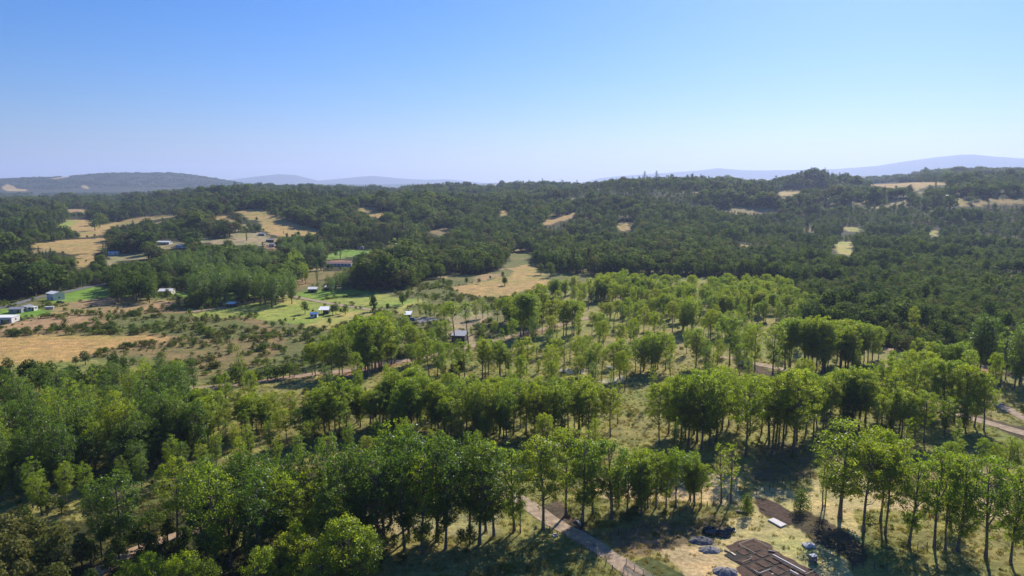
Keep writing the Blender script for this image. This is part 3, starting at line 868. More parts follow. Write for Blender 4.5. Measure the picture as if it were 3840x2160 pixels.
# left grove
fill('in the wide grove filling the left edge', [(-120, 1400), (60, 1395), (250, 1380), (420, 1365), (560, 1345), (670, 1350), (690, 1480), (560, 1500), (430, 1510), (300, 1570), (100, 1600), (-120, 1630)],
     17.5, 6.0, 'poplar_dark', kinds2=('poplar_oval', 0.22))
cluster('at the grassy foot of the left grove', [(230, 615, 120), (510, 640, 60), (680, 590, 130), (1115, 500, 40), (1245, 480, -60), (1350, 450, 0), (1490, 360, 60), (160, 570, 150), (290, 480, 90), (1010, 440, 20), (1850, 310, -60), (750, 480, 100)], BL, 'poplar_dark')
cluster('standing by the bare track at lower left', [(1615, 1100, 375, 'poplar_bright', 1.0), (1090, 1240, 480, 'poplar_dark', 1.2), (930, 1270, 560, 'poplar_dark'), (1980, 1190, 420, 'poplar_dark'), (1880, 1010, 330, 'poplar_dark'), (2120, 1080, 350, 'poplar_dark'), (2300, 1150, 300, 'poplar_dark')], BL)
cluster('rising singly from the left grove', [(900, 725, 15.5, 'bush_bright'), (2200, 170, 15), (1850, 120, 15), (1380, 190, 14, 'poplar_dark'), (1150, 190, 14, 'poplar_dark'), (850, 200, 14, 'poplar_dark')], TA, mode='t')
fill('in the young growth behind the dark grove', [(720, 1575), (1100, 1560), (1500, 1545), (1860, 1540), (1860, 1625), (1500, 1600), (1300, 1645), (950, 1640), (720, 1665)], 9.5, 7.5, 'poplar_oval', kinds2=('poplar_bright', 0.2))
fill('in the young growth under the left grove', [(-80, 1660), (300, 1620), (560, 1560), (690, 1540), (690, 1640), (560, 1680), (300, 1740), (-80, 1780)], 11, 8.5, 'poplar_dark', kinds2=('poplar_oval', 0.3))
# bright trees at the bottom edge
cluster('at the bottom edge below the dark grove', [(790, 775, 15, 'bush_bright', 1.05), (960, 900, 16, 'bush_bright', 1.1), (1110, 1030, 13, 'bush_bright'), (500, 975, 13, 'bush_bright', 0.6), (390, 1090, 12, 'bush_bright'), (560, 1110, 12, 'bush_bright'), (700, 1150, 12, 'bush_bright'), (140, 1180, 12, 'bush_bright', 0.8), (830, 1200, 10, 'bush_bright')], BM, mode='t')
cluster('at the bottom edge left of the yellow-green ones', [(1380, 1240, 12, 'bush_mid'), (1700, 1215, 13, 'bush_mid', 0.85), (1180, 1340, 11, 'bush_mid'), (1590, 1310, 11, 'bush_mid'), (1830, 1320, 11, 'bush_mid')], BL, mode='t')
# row beside the gravel road, front centre
cluster('lining the gravel road at the front', [(50, 1040, 210), (305, 1040, 215), (570, 1030, 205, 'poplar_bright', 1.1), (785, 900, 100), (930, 960, 125), (1020, 900, 160), (1185, 930, 220, None, 1.15), (370, 1060, 640, 'thin')], BC)
cluster('in the small row behind the post fence', [(1335, 880, 300), (1430, 830, 290), (1520, 830, 280), (1600, 830, 285), (1690, 830, 290), (1770, 820, 300), (1940, 810, 330), (2180, 790, 230, 'thin'), (2275, 790, 200, 'thin')], BC)
# front right
cluster('in the front right row above the building plot', [(760, 920, 15, None, 1.35), (960, 1040, 210, None, 1.15), (1120, 960, 130), (1165, 1060, 330), (1375, 1170, 315), (1605, 1190, 300), (1700, 1210, 540, 'thin'), (1820, 1230, 320), (2060, 1290, 350, None, 1.1), (2300, 1330, 420), (2480, 1350, 440), (590, 830, 330, 'thin'), (610, 820, 400, 'thin'), (1750, 1000, 300)], BR)
cluster('in the low row behind the front right trees', [(1850, 175, 10), (2050, 200, 10), (2300, 165, 10), (1760, 230, 10), (2180, 240, 9), (2390, 200, 10)], BR, mode='t')
# cluster on the right
cluster('in the broad clump on the right', [(100, 930, 19), (250, 880, 20), (400, 870, 20), (560, 810, 20), (700, 790, 20), (850, 730, 19), (960, 700, 19), (1080, 720, 19), (1190, 585, 17), (1290, 590, 17), (1450, 640, 16), (1600, 610, 17), (1690, 690, 17),
        (1250, 810, 20), (1400, 830, 20), (1550, 850, 20), (1680, 900, 20), (1800, 980, 18), (1910, 1010, 18), (1000, 820, 20), (760, 900, 20), (330, 960, 19), (180, 1010, 18)], TH, mode='t')
cluster('on the grass below the right clump', [(1690, 190, -190), (1880, 160, -200), (1830, 160, -150), (1300, 210, -230), (1510, 240, -240), (1120, 130, -260), (1200, 150, -220)], BR, hlim=(7, 22))
cluster('along the right edge before the dark wood', [(1770, 970, 150), (1795, 980, 160), (1920, 1010, 180), (2060, 1180, 300, 'thin'), (2125, 1090, 560), (2240, 1220, 190), (2290, 1150, 150), (2315, 1120, 180), (1960, 1010, 600), (2380, 1160, 170)], TH, 'poplar_dark')
cluster('with a round head left of the right clump', [(100, 880, 350), (140, 900, 335), (50, 900, 380), (240, 850, 335), (340, 850, 360), (440, 840, 400), (520, 820, 440), (200, 870, 345)], TH)
# right-centre
cluster('in the row right of the ploughed strip', [(1500, 1290, 640), (1560, 1270, 640), (1540, 1280, 690), (1730, 1290, 640), (1780, 1310, 700), (1840, 1310, 600), (1960, 1350, 600), (1990, 1350, 680), (1900, 1300, 580), (2200, 1280, 720), (2250, 1290, 690), (2340, 1230, 660)], TF)
cluster('around the ploughed strip by the pale track', [(1110, 1310, 670), (900, 1310, 860), (1340, 1360, 670), (1000, 1180, 700), (1070, 1150, 680), (790, 1250, 600), (640, 1240, 900), (370, 1260, 780, 'poplar_bright'), (60, 1150, 830), (480, 1150, 980), (700, 1150, 950), (640, 900, 550), (560, 890, 560), (850, 860, 530), (760, 880, 540), (920, 870, 590)], TF)
cluster('in the tall clump right of centre', [(95, 1120, 300), (180, 1170, 250), (265, 1150, 180), (450, 1200, 130), (545, 1160, 110), (640, 1000, 120), (700, 950, 120), (350, 1000, 150), (790, 900, 135), (30, 1000, 260), (620, 1100, 170), (380, 1100, 160)], TG)
cluster('in the clump above the shaded clearing', [(985, 1290, 240), (1060, 1000, 230, 'poplar_bright'), (1340, 1240, 260, 'poplar_bright'), (1600, 1240, 195), (1390, 1100, 240), (1510, 1000, 205), (1640, 1080, 190), (1760, 1000, 205), (1900, 980, 235), (1980, 960, 280, 'poplar_bright'), (2050, 940, 290, 'poplar_bright'), (1200, 1000, 250), (1480, 1150, 230)], TG)
cluster('on the slope above the right clearing', [(2200, 730, 190), (2250, 760, 210), (690, 1400, 1070, 'thin'), (830, 1420, 1050, 'thin')], TG)
# domes behind
cluster('with a dome head in the back right stand', [(300, 350, 14), (200, 380, 14), (720, 305, 15, None, 1.2), (600, 345, 14), (820, 345, 14), (1060, 315, 14), (980, 355, 14), (1200, 245, 13), (1440, 205, 13), (1350, 265, 13), (1240, 375, 14), (1480, 325, 14), (1610, 335, 14), (1850, 305, 13), (1130, 300, 14), (1700, 400, 14), (1560, 270, 13), (900, 330, 13), (1400, 380, 14)], TF, mode='t')
fill('in the far back stand before the tall pines', [(2250, 1028), (2330, 1015), (2500, 1032), (2700, 1030), (2880, 1030), (2960, 1055), (2960, 1085), (2800, 1100), (2620, 1085), (2500, 1075), (2280, 1060)], 14, 8.5, 'poplar')
cluster('in the back rows above the clay track', [(980, 470, 170), (930, 440, 170), (740, 390, 110), (620, 390, 150), (560, 370, 170), (650, 380, 145), (850, 340, 100), (1030, 540, 130, 'tall'), (1130, 440, 100), (1190, 420, 80), (1220, 420, 100), (1280, 420, 90), (1340, 440, 195), (1490, 420, 60), (1690, 420, 130), (1750, 400, 110)], TE)
cluster('in the row crossing the clay track', [(175, 880, 330), (215, 870, 315), (275, 880, 340), (310, 880, 320), (445, 850, 560, 'thin'), (540, 840, 420, 'poplar_bright'), (605, 830, 400, 'poplar_bright'), (720, 770, 430), (750, 870, 410, 'poplar_bright'), (830, 850, 410), (910, 720, 430), (925, 810, 440), (100, 800, 320), (40, 760, 360), (370, 800, 330), (440, 700, 200)], TE)
cluster('with a dome head behind the middle clearing', [(1080, 850, 560, 'poplar_bright'), (1150, 840, 570), (1270, 700, 440, 'poplar_bright'), (1200, 690, 440, 'poplar_bright'), (1350, 830, 580, 'thin'), (1510, 890, 590, 'thin'), (1400, 640, 420), (1450, 650, 420), (1560, 650, 410, 'poplar_bright'), (1630, 720, 430), (1690, 700, 420), (1740, 640, 410), (1860, 830, 560), (1800, 800, 570), (1940, 800, 580), (1980, 650, 335), (2060, 660, 330), (1900, 660, 370), (2120, 700, 355), (2220, 800, 390), (2280, 840, 355), (2330, 800, 360)], TE)
cluster('in the middle clearing with sandy patches', [(135, 1340, 900), (255, 1350, 890), (375, 1180, 930, 'thin'), (400, 1350, 1215, 'bush_mid', 0.7), (625, 1340, 890), (715, 1350, 890, 'thin'), (935, 1360, 870), (1035, 1440, 1030), (1120, 1400, 950), (1205, 1445, 1000, 'thin'), (1350, 1440, 960), (1430, 1420, 890), (1510, 1430, 970), (1730, 1330, 870), (1830, 1360, 800), (1880, 1330, 830), (2000, 1310, 820), (1740, 1300, 810), (800, 1200, 870, 'thin'), (880, 1250, 860)], TE, hlim=(6, 21))
# clump in the centre front
cluster('in the broad clump at the centre', [(60, 890, 18), (180, 870, 18), (300, 880, 18), (420, 860, 18), (560, 850, 18), (680, 870, 18), (800, 870, 17), (900, 905, 17), (990, 945, 17), (1190, 980, 15, 'poplar_bright'), (240, 940, 18), (500, 920, 18), (740, 930, 18)], (1800, 1050, 2.415), mode='t')
cluster('in the shining clump left of centre', [(1130, 950, 215), (1160, 970, 230), (1270, 830, 115), (1580, 940, 290), (1700, 960, 400), (1500, 900, 245), (1850, 900, 205), (2110, 800, 250), (2230, 700, 225), (2270, 1000, 440), (250, 900, 210), (120, 900, 255), (340, 850, 245), (60, 980, 320), (640, 900, 385, 'poplar_bright'), (710, 900, 375, 'poplar_bright'), (900, 880, 465, 'poplar_bright', 0.8), (850, 800, 195), (1000, 800, 85), (950, 780, 100), (480, 820, 300), (1750, 760, 190), (2330, 760, 200), (1150, 760, 75), (1400, 860, 215)], TD)
cluster('in the sunny row left of centre', [(560, 1120, 495, 'poplar_bright'), (740, 1130, 560, 'poplar_bright'), (830, 1100, 650, 'poplar_bright', 0.8), (1030, 1140, 555, 'poplar_bright'), (1090, 1160, 640), (1160, 1120, 615, 'poplar_bright'), (1280, 1100, 690, 'poplar_bright'), (1380, 1080, 740, 'poplar_bright', 0.7), (1650, 1000, 555, 'poplar_bright'), (1780, 1220, 770, 'poplar_bright'), (1910, 1180, 690, 'poplar_bright'), (1960, 1130, 555, 'poplar_bright'), (555, 1310, 620), (60, 1370, 540, 'poplar_dark'), (240, 1390, 600, 'poplar_dark'), (1330, 960, 490, 'thin'), (440, 1180, 560)], TB)
cluster('beyond the left track below the scrub', [(240, 590, 165), (430, 560, 115, 'poplar_dark'), (130, 560, 200, 'poplar_dark'), (1050, 560, -70, 'thin', 0.8)], TB)
cluster('in the stand of bare stems by the red bank', [(505, 1350, 740), (530, 1330, 650), (570, 1390, 600), (600, 1390, 620), (655, 1350, 630), (690, 1340, 640), (710, 1330, 650), (745, 1280, 560), (780, 1310, 630), (850, 1240, 590), (905, 1240, 700), (950, 1220, 700), (480, 1300, 640)], TC)
cluster('left of the bare-stemmed stand', [(150, 1380, 930, 'poplar_bright'), (285, 1380, 990, 'poplar_bright'), (240, 1370, 950), (60, 1380, 940), (20, 1350, 960), (-60, 1380, 960), (-100, 1370, 980), (200, 1200, 720)], TC)
cluster('behind the bare-stemmed stand', [(730, 565, 15), (900, 560, 15), (1030, 560, 15), (500, 605, 15), (400, 690, 15), (1180, 720, 14), (1280, 780, 14), (1100, 720, 14), (1400, 760, 14), (1480, 665, 13), (820, 560, 14)], TC, mode='t')
cluster('between the red bank and the dark cabin', [(1375, 1390, 880), (1490, 1390, 900), (1100, 1240, 970), (1240, 1270, 1000), (1170, 1260, 950), (1560, 1200, 850)], TC)
cluster('standing alone before the dark cabin', [(1700, 1110, 430, 'tall', 1.15), (1875, 1090, 425, 'tall', 1.1)], TC, hlim=(7, 30))
cluster('right of the dark cabin', [(2060, 1420, 905), (2085, 1400, 930), (2270, 1360, 955), (2130, 1380, 980, 'thin'), (2200, 870, 680), (2060, 870, 700), (2330, 980, 760)], TC)
cluster('on the tan slope behind the dark cabin', [(1570, 620, 430), (1450, 640, 470), (1660, 700, 450), (2060, 650, 375), (2240, 700, 400), (1340, 640, 440), (2330, 700, 380)], TC)

# companions: the stands are fuller than the stems one can single out
_rng = np.random.default_rng(77)
COMP = []
for d, o in P_ALL:
    if 'alone' in d or 'front' in d or 'bottom edge' in d or 'track at lower' in d or 'dark grove' in d or 'left edge' in d: continue
    for t in list(o):
        if t[0] in ('tall', 'thin', 'bush_bright'): continue
        for q in range(1 if 'clearing with' in d else 2):
            if _rng.random() < (0.25 if ('shaded clearing' in d or 'right of centre' in d or 'broad clump on the right' in d) else 0.8 if ('sunny' in d or 'shining' in d or 'stems' in d) else 0.68):
                a = _rng.uniform(0, 6.28); rr = _rng.uniform(3.0, 7.5)
                x, y = t[1] + rr * math.cos(a), t[2] + rr * math.sin(a) * 0.8 + 1.0
                k = t[0] if _rng.random() < 0.7 else ['poplar', 'poplar_bright', 'poplar_dark'][_rng.integers(0, 3)]
                COMP.append((k, x, y, hz(x, y), t[4] * _rng.uniform(0.75, 1.0), _rng.uniform(0.95, 1.2)))
COMP_SET = set(COMP)
P_COUNT = sum(len(o) for d, o in P_ALL)
flat = []
for d, o in P_ALL:
    for t in o:
        _px, _py = project(t[1], t[2], t[3])
        flat.append((t[4] / math.hypot(t[1], t[2]), d, t, _px))
flat.sort(key=lambda q: -q[0])
keep = flat[:300]
P_REST = [q[2] for q in flat[300:]] + COMP
TREE_XY = [(q[2][1], q[2][2]) for q in flat]
by = {}
for q in keep: by.setdefault(q[1], []).append(q)
for d, qs in by.items():
    qs.sort(key=lambda q: q[3])
    for i, q in enumerate(qs):
        k, x, y, z, h, wide = q[2]
        lab = (KW[k] + ', ' + ordinal(i, len(qs)) + ' ' + d).replace(',  ', ', ').replace(', leftmost', ', the leftmost')
        plant('poplar_tree', k, x, y, z, h, lab, 'tree', 'plantation poplars ' + d, wide * random.uniform(1.0, 1.16), tilt=0.02)
print('POPLARS', P_COUNT)
# ---------------------------------------------------------------- masses nobody could count: instanced 'stuff'
def joined(pair, name):
    """trunk and crown as one mesh, for the masses"""
    t, c = pair
    nv = len(t.vertices)
    tv = np.empty(nv * 3, np.float32); t.vertices.foreach_get('co', tv)
    cv = np.empty(len(c.vertices) * 3, np.float32); c.vertices.foreach_get('co', cv)
    tf = np.empty(len(t.loops), np.int32); t.loops.foreach_get('vertex_index', tf)
    cf = np.empty(len(c.loops), np.int32); c.loops.foreach_get('vertex_index', cf)
    me = set_mesh(name, np.concatenate([tv, cv]).reshape(-1, 3), np.concatenate([tf, cf + nv]), 4)
    me.materials.append(t.materials[0]); me.materials.append(c.materials[0])
    nt_, ncf = len(t.polygons), len(c.polygons)
    me.polygons.foreach_set('material_index', np.concatenate([np.zeros(nt_, np.int32), np.ones(ncf, np.int32)]))
    a = me.attributes.new('rnd', 'FLOAT', 'FACE')
    rv = np.empty(ncf, np.float32); c.attributes['rnd'].data.foreach_get('value', rv)
    a.data.foreach_set('value', np.concatenate([np.full(nt_, 0.5, np.float32), rv]))
    return me

PROTO_COLS = {}
def proto_collection(key, kinds):
    col = bpy.data.collections.new('forms_' + key)
    index = {}
    n = 0
    for k in kinds:
        protos, H = KINDS[k]
        index[k] = (n, len(protos), H)
        for p in protos:
            nm = 'form_%s_%03d' % (key, n)
            o = bpy.data.objects.new(nm, joined(p, nm))
            col.objects.link(o)
            n += 1
    PROTO_COLS[key] = (col, index)
    return col, index

def scatter_group(name, col):
    ng = bpy.data.node_groups.new(name, 'GeometryNodeTree')
    ng.interface.new_socket('Geometry', in_out='INPUT', socket_type='NodeSocketGeometry')
    ng.interface.new_socket('Geometry', in_out='OUTPUT', socket_type='NodeSocketGeometry')
    N = ng.nodes; L = ng.links
    gi = N.new('NodeGroupInput'); go = N.new('NodeGroupOutput')
    ci = N.new('GeometryNodeCollectionInfo')
    ci.inputs['Collection'].default_value = col
    ci.inputs['Separate Children'].default_value = True
    ci.inputs['Reset Children'].default_value = True
    ip = N.new('GeometryNodeInstanceOnPoints')
    ip.inputs['Pick Instance'].default_value = True
    def attr(nm, dt):
        a = N.new('GeometryNodeInputNamedAttribute'); a.data_type = dt
        a.inputs['Name'].default_value = nm
        return [o for o in a.outputs if o.enabled and o.name == 'Attribute'][0]
    L.new(gi.outputs[0], ip.inputs['Points'])
    L.new(ci.outputs[0], ip.inputs['Instance'])
    L.new(attr('form', 'INT'), ip.inputs['Instance Index'])
    er = N.new('FunctionNodeEulerToRotation')
    L.new(attr('turn', 'FLOAT_VECTOR'), er.inputs[0])
    L.new(er.outputs[0], ip.inputs['Rotation'])
    L.new(attr('size', 'FLOAT_VECTOR'), ip.inputs['Scale'])
    L.new(ip.outputs[0], go.inputs[0])
    return ng

def mass(name, key, items, label, category):
    """items: (kind, x, y, z, h, wide)"""
    col, index = PROTO_COLS[key]
    n = len(items)
    rng = np.random.default_rng(n)
    co = np.array([(t[1], t[2], t[3] - 0.1) for t in items], np.float32)
    form = np.array([index[t[0]][0] + rng.integers(0, index[t[0]][1]) for t in items], np.int32)
    sz = np.array([(t[4] / index[t[0]][2] * t[5], t[4] / index[t[0]][2] * t[5], t[4] / index[t[0]][2]) for t in items], np.float32)
    turn = np.zeros((n, 3), np.float32)
    turn[:, 2] = rng.uniform(0, 6.283, n); turn[:, :2] = rng.normal(size=(n, 2)) * 0.03
    me = bpy.data.meshes.new(name)
    me.vertices.add(n)
    me.vertices.foreach_set('co', co.ravel())
    a = me.attributes.new('form', 'INT', 'POINT'); a.data.foreach_set('value', form)
    a = me.attributes.new('size', 'FLOAT_VECTOR', 'POINT'); a.data.foreach_set('vector', sz.ravel())
    a = me.attributes.new('turn', 'FLOAT_VECTOR', 'POINT'); a.data.foreach_set('vector', turn.ravel())
    o = bpy.data.objects.new(name, me)
    link(o)
    m = o.modifiers.new('scatter', 'NODES')
    m.node_group = scatter_group('scatter_' + name, col)
    o['kind'] = 'stuff'; o['label'] = label; o['category'] = category
    return o

proto_collection('wood', ['round', 'round_green', 'round_olive', 'round_brown', 'low', 'low_green', 'low_olive', 'low_grey', 'conifer', 'pine', 'pine_brown', 'column', 'poplar', 'poplar_oval', 'poplar_dark', 'poplar_bright', 'thin', 'tall', 'bush_mid', 'bush_bright'])
proto_collection('under', ['shrub', 'shrub_dark', 'shrub_olive'])

# horizon table for culling what the land itself hides
_az = np.linspace(R(-46), R(46), 460)
_rr = np.concatenate([np.arange(100, 2400, 20.0), np.arange(2400, 8200, 60.0)])
_A, _Rr = np.meshgrid(_az, _rr)
_El = (height(_Rr * np.sin(_A), _Rr * np.cos(_A)) - CAM_H) / _Rr
_Hor = np.maximum.accumulate(_El, axis=0)
def visible(x, y, z, h, margin=0.0035):
    r = np.hypot(x, y); a = np.arctan2(x, y)
    ia = np.clip(np.round((a - _az[0]) / (_az[1] - _az[0])).astype(int), 0, len(_az) - 1)
    ir = np.clip(np.searchsorted(_rr, r) - 2, 0, len(_rr) - 1)
    return (z + h - CAM_H) / r > _Hor[ir, ia] - margin

RIGHT_WOOD = [(2720, 1400), (2720, 1000), (2760, 930), (2800, 880), (2900, 830), (3200, 800), (3840, 790), (4800, 800), (4800, 1600)]
TALLWOOD = [(1540, 1085), (1540, 960), (1700, 860), (1850, 800), (2300, 780), (2800, 830), (2880, 900), (2870, 1060), (2640, 1060), (2250, 1060), (2000, 1060)]

def forest_points():
    rng = np.random.default_rng(42)
    out = []
    bands = [(300, 560, 4.6), (560, 900, 6.0), (900, 1400, 8.6), (1400, 2400, 11.0), (2400, 3600, 13.0), (3600, 5300, 18.0), (6300, 7700, 24.0)]
    for (r0, r1, sp) in bands:
        a0, a1 = R(-40), R(40)
        nr = int((r1 - r0) / sp)
        for i in range(nr):
            r = r0 + (i + 0.5) * sp
            n = int(r * (a1 - a0) / sp)
            aa = a0 + (np.arange(n) + rng.uniform(0, 1)) * sp / r + rng.normal(size=n) * 0.3 * sp / r
            rv = r + rng.normal(size=n) * 0.33 * sp
            out.append(np.stack([rv * np.sin(aa), rv * np.cos(aa), np.full(n, sp)], 1))
    P = np.concatenate(out)
    x, y, sp = P[:, 0], P[:, 1], P[:, 2]
    z = height(x, y)
    px, py = project(x, y, z)
    ok = (py < 1420) & (px > -450) & (px < 4290)
    r = np.hypot(x, y)
    near = r < 2300
    ok &= ~(inside(px, py, OPEN) & near)
    ok &= ~(near & (r > 520) & (vnoise(x, y, 46, 99) > 0.80))
    ok &= (r < 6000) | (px < 1150)
    # sizes
    right = inside(px, py, RIGHT_WOOD) & near
    tallw = inside(px, py, TALLWOOD) & near & ~right
    patch = vnoise(x, y, 70, 31)
    stand = vnoise(x, y, 80, 61); stand2 = vnoise(x, y, 120, 62); stand3 = vnoise(x, y, 55, 63)
    h = 6.0 + 10.0 * smooth((stand - 0.25) / 0.5) + rng.normal(size=len(x)) * 1.8
    h = np.where(right, 4.6 + 3.4 * vnoise(x, y, 40, 33) + rng.normal(size=len(x)) * 1.0 + 6.5 * smooth((vnoise(x, y, 75, 35) - 0.6) / 0.12) + 5.5 * (rng.random(len(x)) < 0.035), h)
    h = np.where(tallw, 13 + 4 * patch + rng.normal(size=len(x)) * 2, h)
    h = np.clip(h * np.where(r > 3500, 0.62, np.where(r > 2300, 1.15, np.where(r > 850, 1.12, 1.0))), 3.2, 20)
    for poly in CLEARS:
        bx = [p[0] for p in poly]; byy = [p[1] for p in poly]
        cand = np.nonzero(ok & (px > min(bx) - 30) & (px < max(bx) + 30) & (py > min(byy) - 5) & (py < max(byy) + 140))[0]
        if len(cand) == 0: continue
        bad = np.zeros(len(cand), bool)
        for (f, g) in ((0.0, 0), (0.3, 0), (0.55, 0), (0.8, 0), (0.95, 0), (0.6, -0.3), (0.6, 0.3), (0.9, -0.2), (0.9, 0.2)):
            qx, qy = project(x[cand] + g * h[cand], y[cand], z[cand] + h[cand] * f)
            bad |= inside(qx, qy, poly)
        ok[cand[bad]] = False
    ok &= visible(x, y, z, h)
    idx = np.nonzero(ok)[0]
    items = []
    tone = vnoise(x, y, 38, 51)
    tone2 = vnoise(x, y, 130, 52)
    rnd = rng.random(len(x)); rnd2 = rng.random(len(x))
    for i in idx:
        hh = h[i]; wide = 1.0
        if right[i]:
            if rnd[i] < 0.03: k = 'low_grey'
            elif rnd[i] < 0.16 + 0.2 * (tone[i] > 0.6): k = 'low_olive'
            elif rnd[i] < 0.50: k = 'low_green'
            else: k = 'low'
            if hh > 10: k = 'round' if rnd2[i] < 0.7 else 'conifer'
            wide = 0.95 + 0.35 * rnd2[i]
            if px[i] < 2900 and py[i] > 960 and rnd2[i] < 0.12: k = 'low_grey'
        elif tallw[i]:
            q = rnd[i]
            k = 'pine' if q < 0.20 else 'pine_brown' if q < 0.29 else 'round' if q < 0.62 else 'round_olive' if q < 0.76 else 'round_green' if q < 0.92 else 'conifer' if q < 0.95 else 'column'
            if k.startswith('round'): hh *= 0.72 + 0.35 * rnd2[i]
            wide = 0.95 + 0.4 * rnd2[i]
        else:
            q = rnd[i] + 0.25 * (tone[i] - 0.5)
            k = 'round' if q < 0.44 else 'conifer' if q < 0.50 else 'round_olive' if q < 0.66 else 'round_green' if q < 0.88 else 'pine' if q < 0.93 else 'pine_brown' if q < 0.95 else 'column' if q < 0.965 else 'round_brown'
            if stand2[i] > 0.66 and rnd2[i] < 0.75: k = 'conifer' if rnd[i] < 0.6 else 'pine'
            elif stand3[i] < 0.32 and rnd2[i] < 0.7: k = 'round_green'
            elif stand3[i] > 0.76 and rnd2[i] < 0.6: k = 'round_olive'
            if k in ('conifer', 'column', 'pine'): hh *= 1.25
            wide = 1.15 + 0.5 * rnd2[i]
            if rnd2[i] > 0.93: hh *= 1.45
            if sp[i] > 12: wide *= 1.45
            if sp[i] > 15: wide *= 1.35
            if sp[i] > 20: wide *= 1.3
        items.append((k, float(x[i]), float(y[i]), float(z[i]), float(hh), float(wide), float(px[i]), float(py[i]), bool(right[i]), bool(tallw[i]), float(r[i])))
    return items

FOREST = forest_points()
# ---------------------------------------------------------------- roads and tracks
M_GRAVEL = simple_mat('pale_gravel', (0.36, 0.27, 0.185), 0.95, var=0.42, scale=0.6, spec=0.1, bump=0.05)
M_CLAY = simple_mat('clay_track', (0.36, 0.25, 0.165), 0.95, var=0.3, scale=0.5, spec=0.1, bump=0.05)
M_ASPHALT = simple_mat('worn_asphalt', (0.16, 0.155, 0.15), 0.9, var=0.25, scale=0.4, spec=0.2)

def spline(pts, step):
    P = [np.array(p[:2]) for p in pts]
    P = [2 * P[0] - P[1]] + P + [2 * P[-1] - P[-2]]
    out = []
    for i in range(1, len(P) - 2):
        n = max(2, int(np.linalg.norm(P[i + 1] - P[i]) / step))
        for k in range(n):
            t = k / n
            out.append(0.5 * ((2 * P[i]) + (-P[i - 1] + P[i + 1]) * t + (2 * P[i - 1] - 5 * P[i] + 4 * P[i + 1] - P[i + 2]) * t * t + (-P[i - 1] + 3 * P[i] - 3 * P[i + 1] + P[i + 2]) * t ** 3))
    out.append(P[-2])
    return np.array(out)

ROADS = []
def road(name, pix, width, m, lift=0.07):
    W = [ground(a, b) for a, b in pix]
    C = spline(W, 2.0)
    ROADS.append((C, width))
    d = np.gradient(C, axis=0); d /= (np.linalg.norm(d, axis=1, keepdims=True) + 1e-9)
    nrm = np.stack([-d[:, 1], d[:, 0]], 1)
    cols = 7
    V = []
    for i in range(len(C)):
        for j in range(cols):
            t = (j / (cols - 1) - 0.5)
            e = (vnoise(np.array([C[i, 0] + j * 7]), np.array([C[i, 1]]), 4, 61)[0] - 0.5) * (0.9 if j in (0, cols - 1) else 0.1)
            p = C[i] + nrm[i] * (t * width + e)
            V.append((p[0], p[1], 0))
    V = np.array(V)
    r = np.hypot(V[:, 0], V[:, 1])
    V[:, 2] = height(V[:, 0], V[:, 1]) + lift + np.clip(r - 150, 0, None) * 0.00025
    rut = np.tile([0.0, 0.02, -0.03, 0.03, -0.03, 0.02, 0.0], len(C))
    V[:, 2] += rut
    F = []
    for i in range(len(C) - 1):
        for j in range(cols - 1):
            F += [i * cols + j, i * cols + j + 1, (i + 1) * cols + j + 1, (i + 1) * cols + j]
    me = set_mesh(name, V, np.array(F), 4)
    me.polygons.foreach_set('use_smooth', np.ones(len(me.polygons), dtype=bool))
    me.materials.append(m)
    o = link(bpy.data.objects.new(name, me))
    o['kind'] = 'structure'
    return o

road('gravel_road', [(2470, 2240), (2400, 2170), (2290, 2085), (2170, 2010), (2060, 1950), (1985, 1895), (1900, 1850), (1780, 1810)], 4.2, M_GRAVEL)
road('clay_track', [(300, 2200), (400, 2120), (540, 2050), (660, 2010), (790, 1975), (900, 1930), (1000, 1900)], 3.4, M_CLAY)
road('clay_track', [(700, 1462), (860, 1446), (935, 1437), (1104, 1413), (1193, 1401), (1300, 1392), (1350, 1378), (1440, 1362), (1530, 1352), (1610, 1338), (1700, 1314), (1765, 1300), (1900, 1265), (1960, 1249), (2035, 1234), (2110, 1216), (2180, 1198), (2260, 1180)], 5.0, M_CLAY)
road('gravel_track', [(2700, 1338), (2780, 1352), (2945, 1388), (3050, 1412), (3125, 1440), (3200, 1460), (3350, 1500), (3515, 1538), (3585, 1555), (3670, 1577), (3840, 1625), (4000, 1670)], 4.6, M_GRAVEL)
road('clay_track', [(3240, 1296), (3330, 1310), (3420, 1330), (3520, 1350), (3645, 1368), (3735, 1383), (3840, 1402), (4000, 1425)], 6.0, M_CLAY)
road('gravel_track', [(3720, 1505), (3768, 1530), (3840, 1567), (3950, 1620)], 4.0, M_GRAVEL)
road('village_road', [(-60, 1172), (60, 1140), (140, 1117), (225, 1101), (330, 1077), (420, 1062)], 6.0, M_ASPHALT)
road('village_road', [(700, 1172), (830, 1155), (900, 1141), (990, 1124), (1074, 1110), (1150, 1122), (1245, 1140), (1330, 1153), (1400, 1162), (1460, 1160)], 4.5, M_GRAVEL)
road('gravel_yard', [(1545, 1208), (1580, 1202), (1620, 1192)], 12.0, M_ASPHALT)

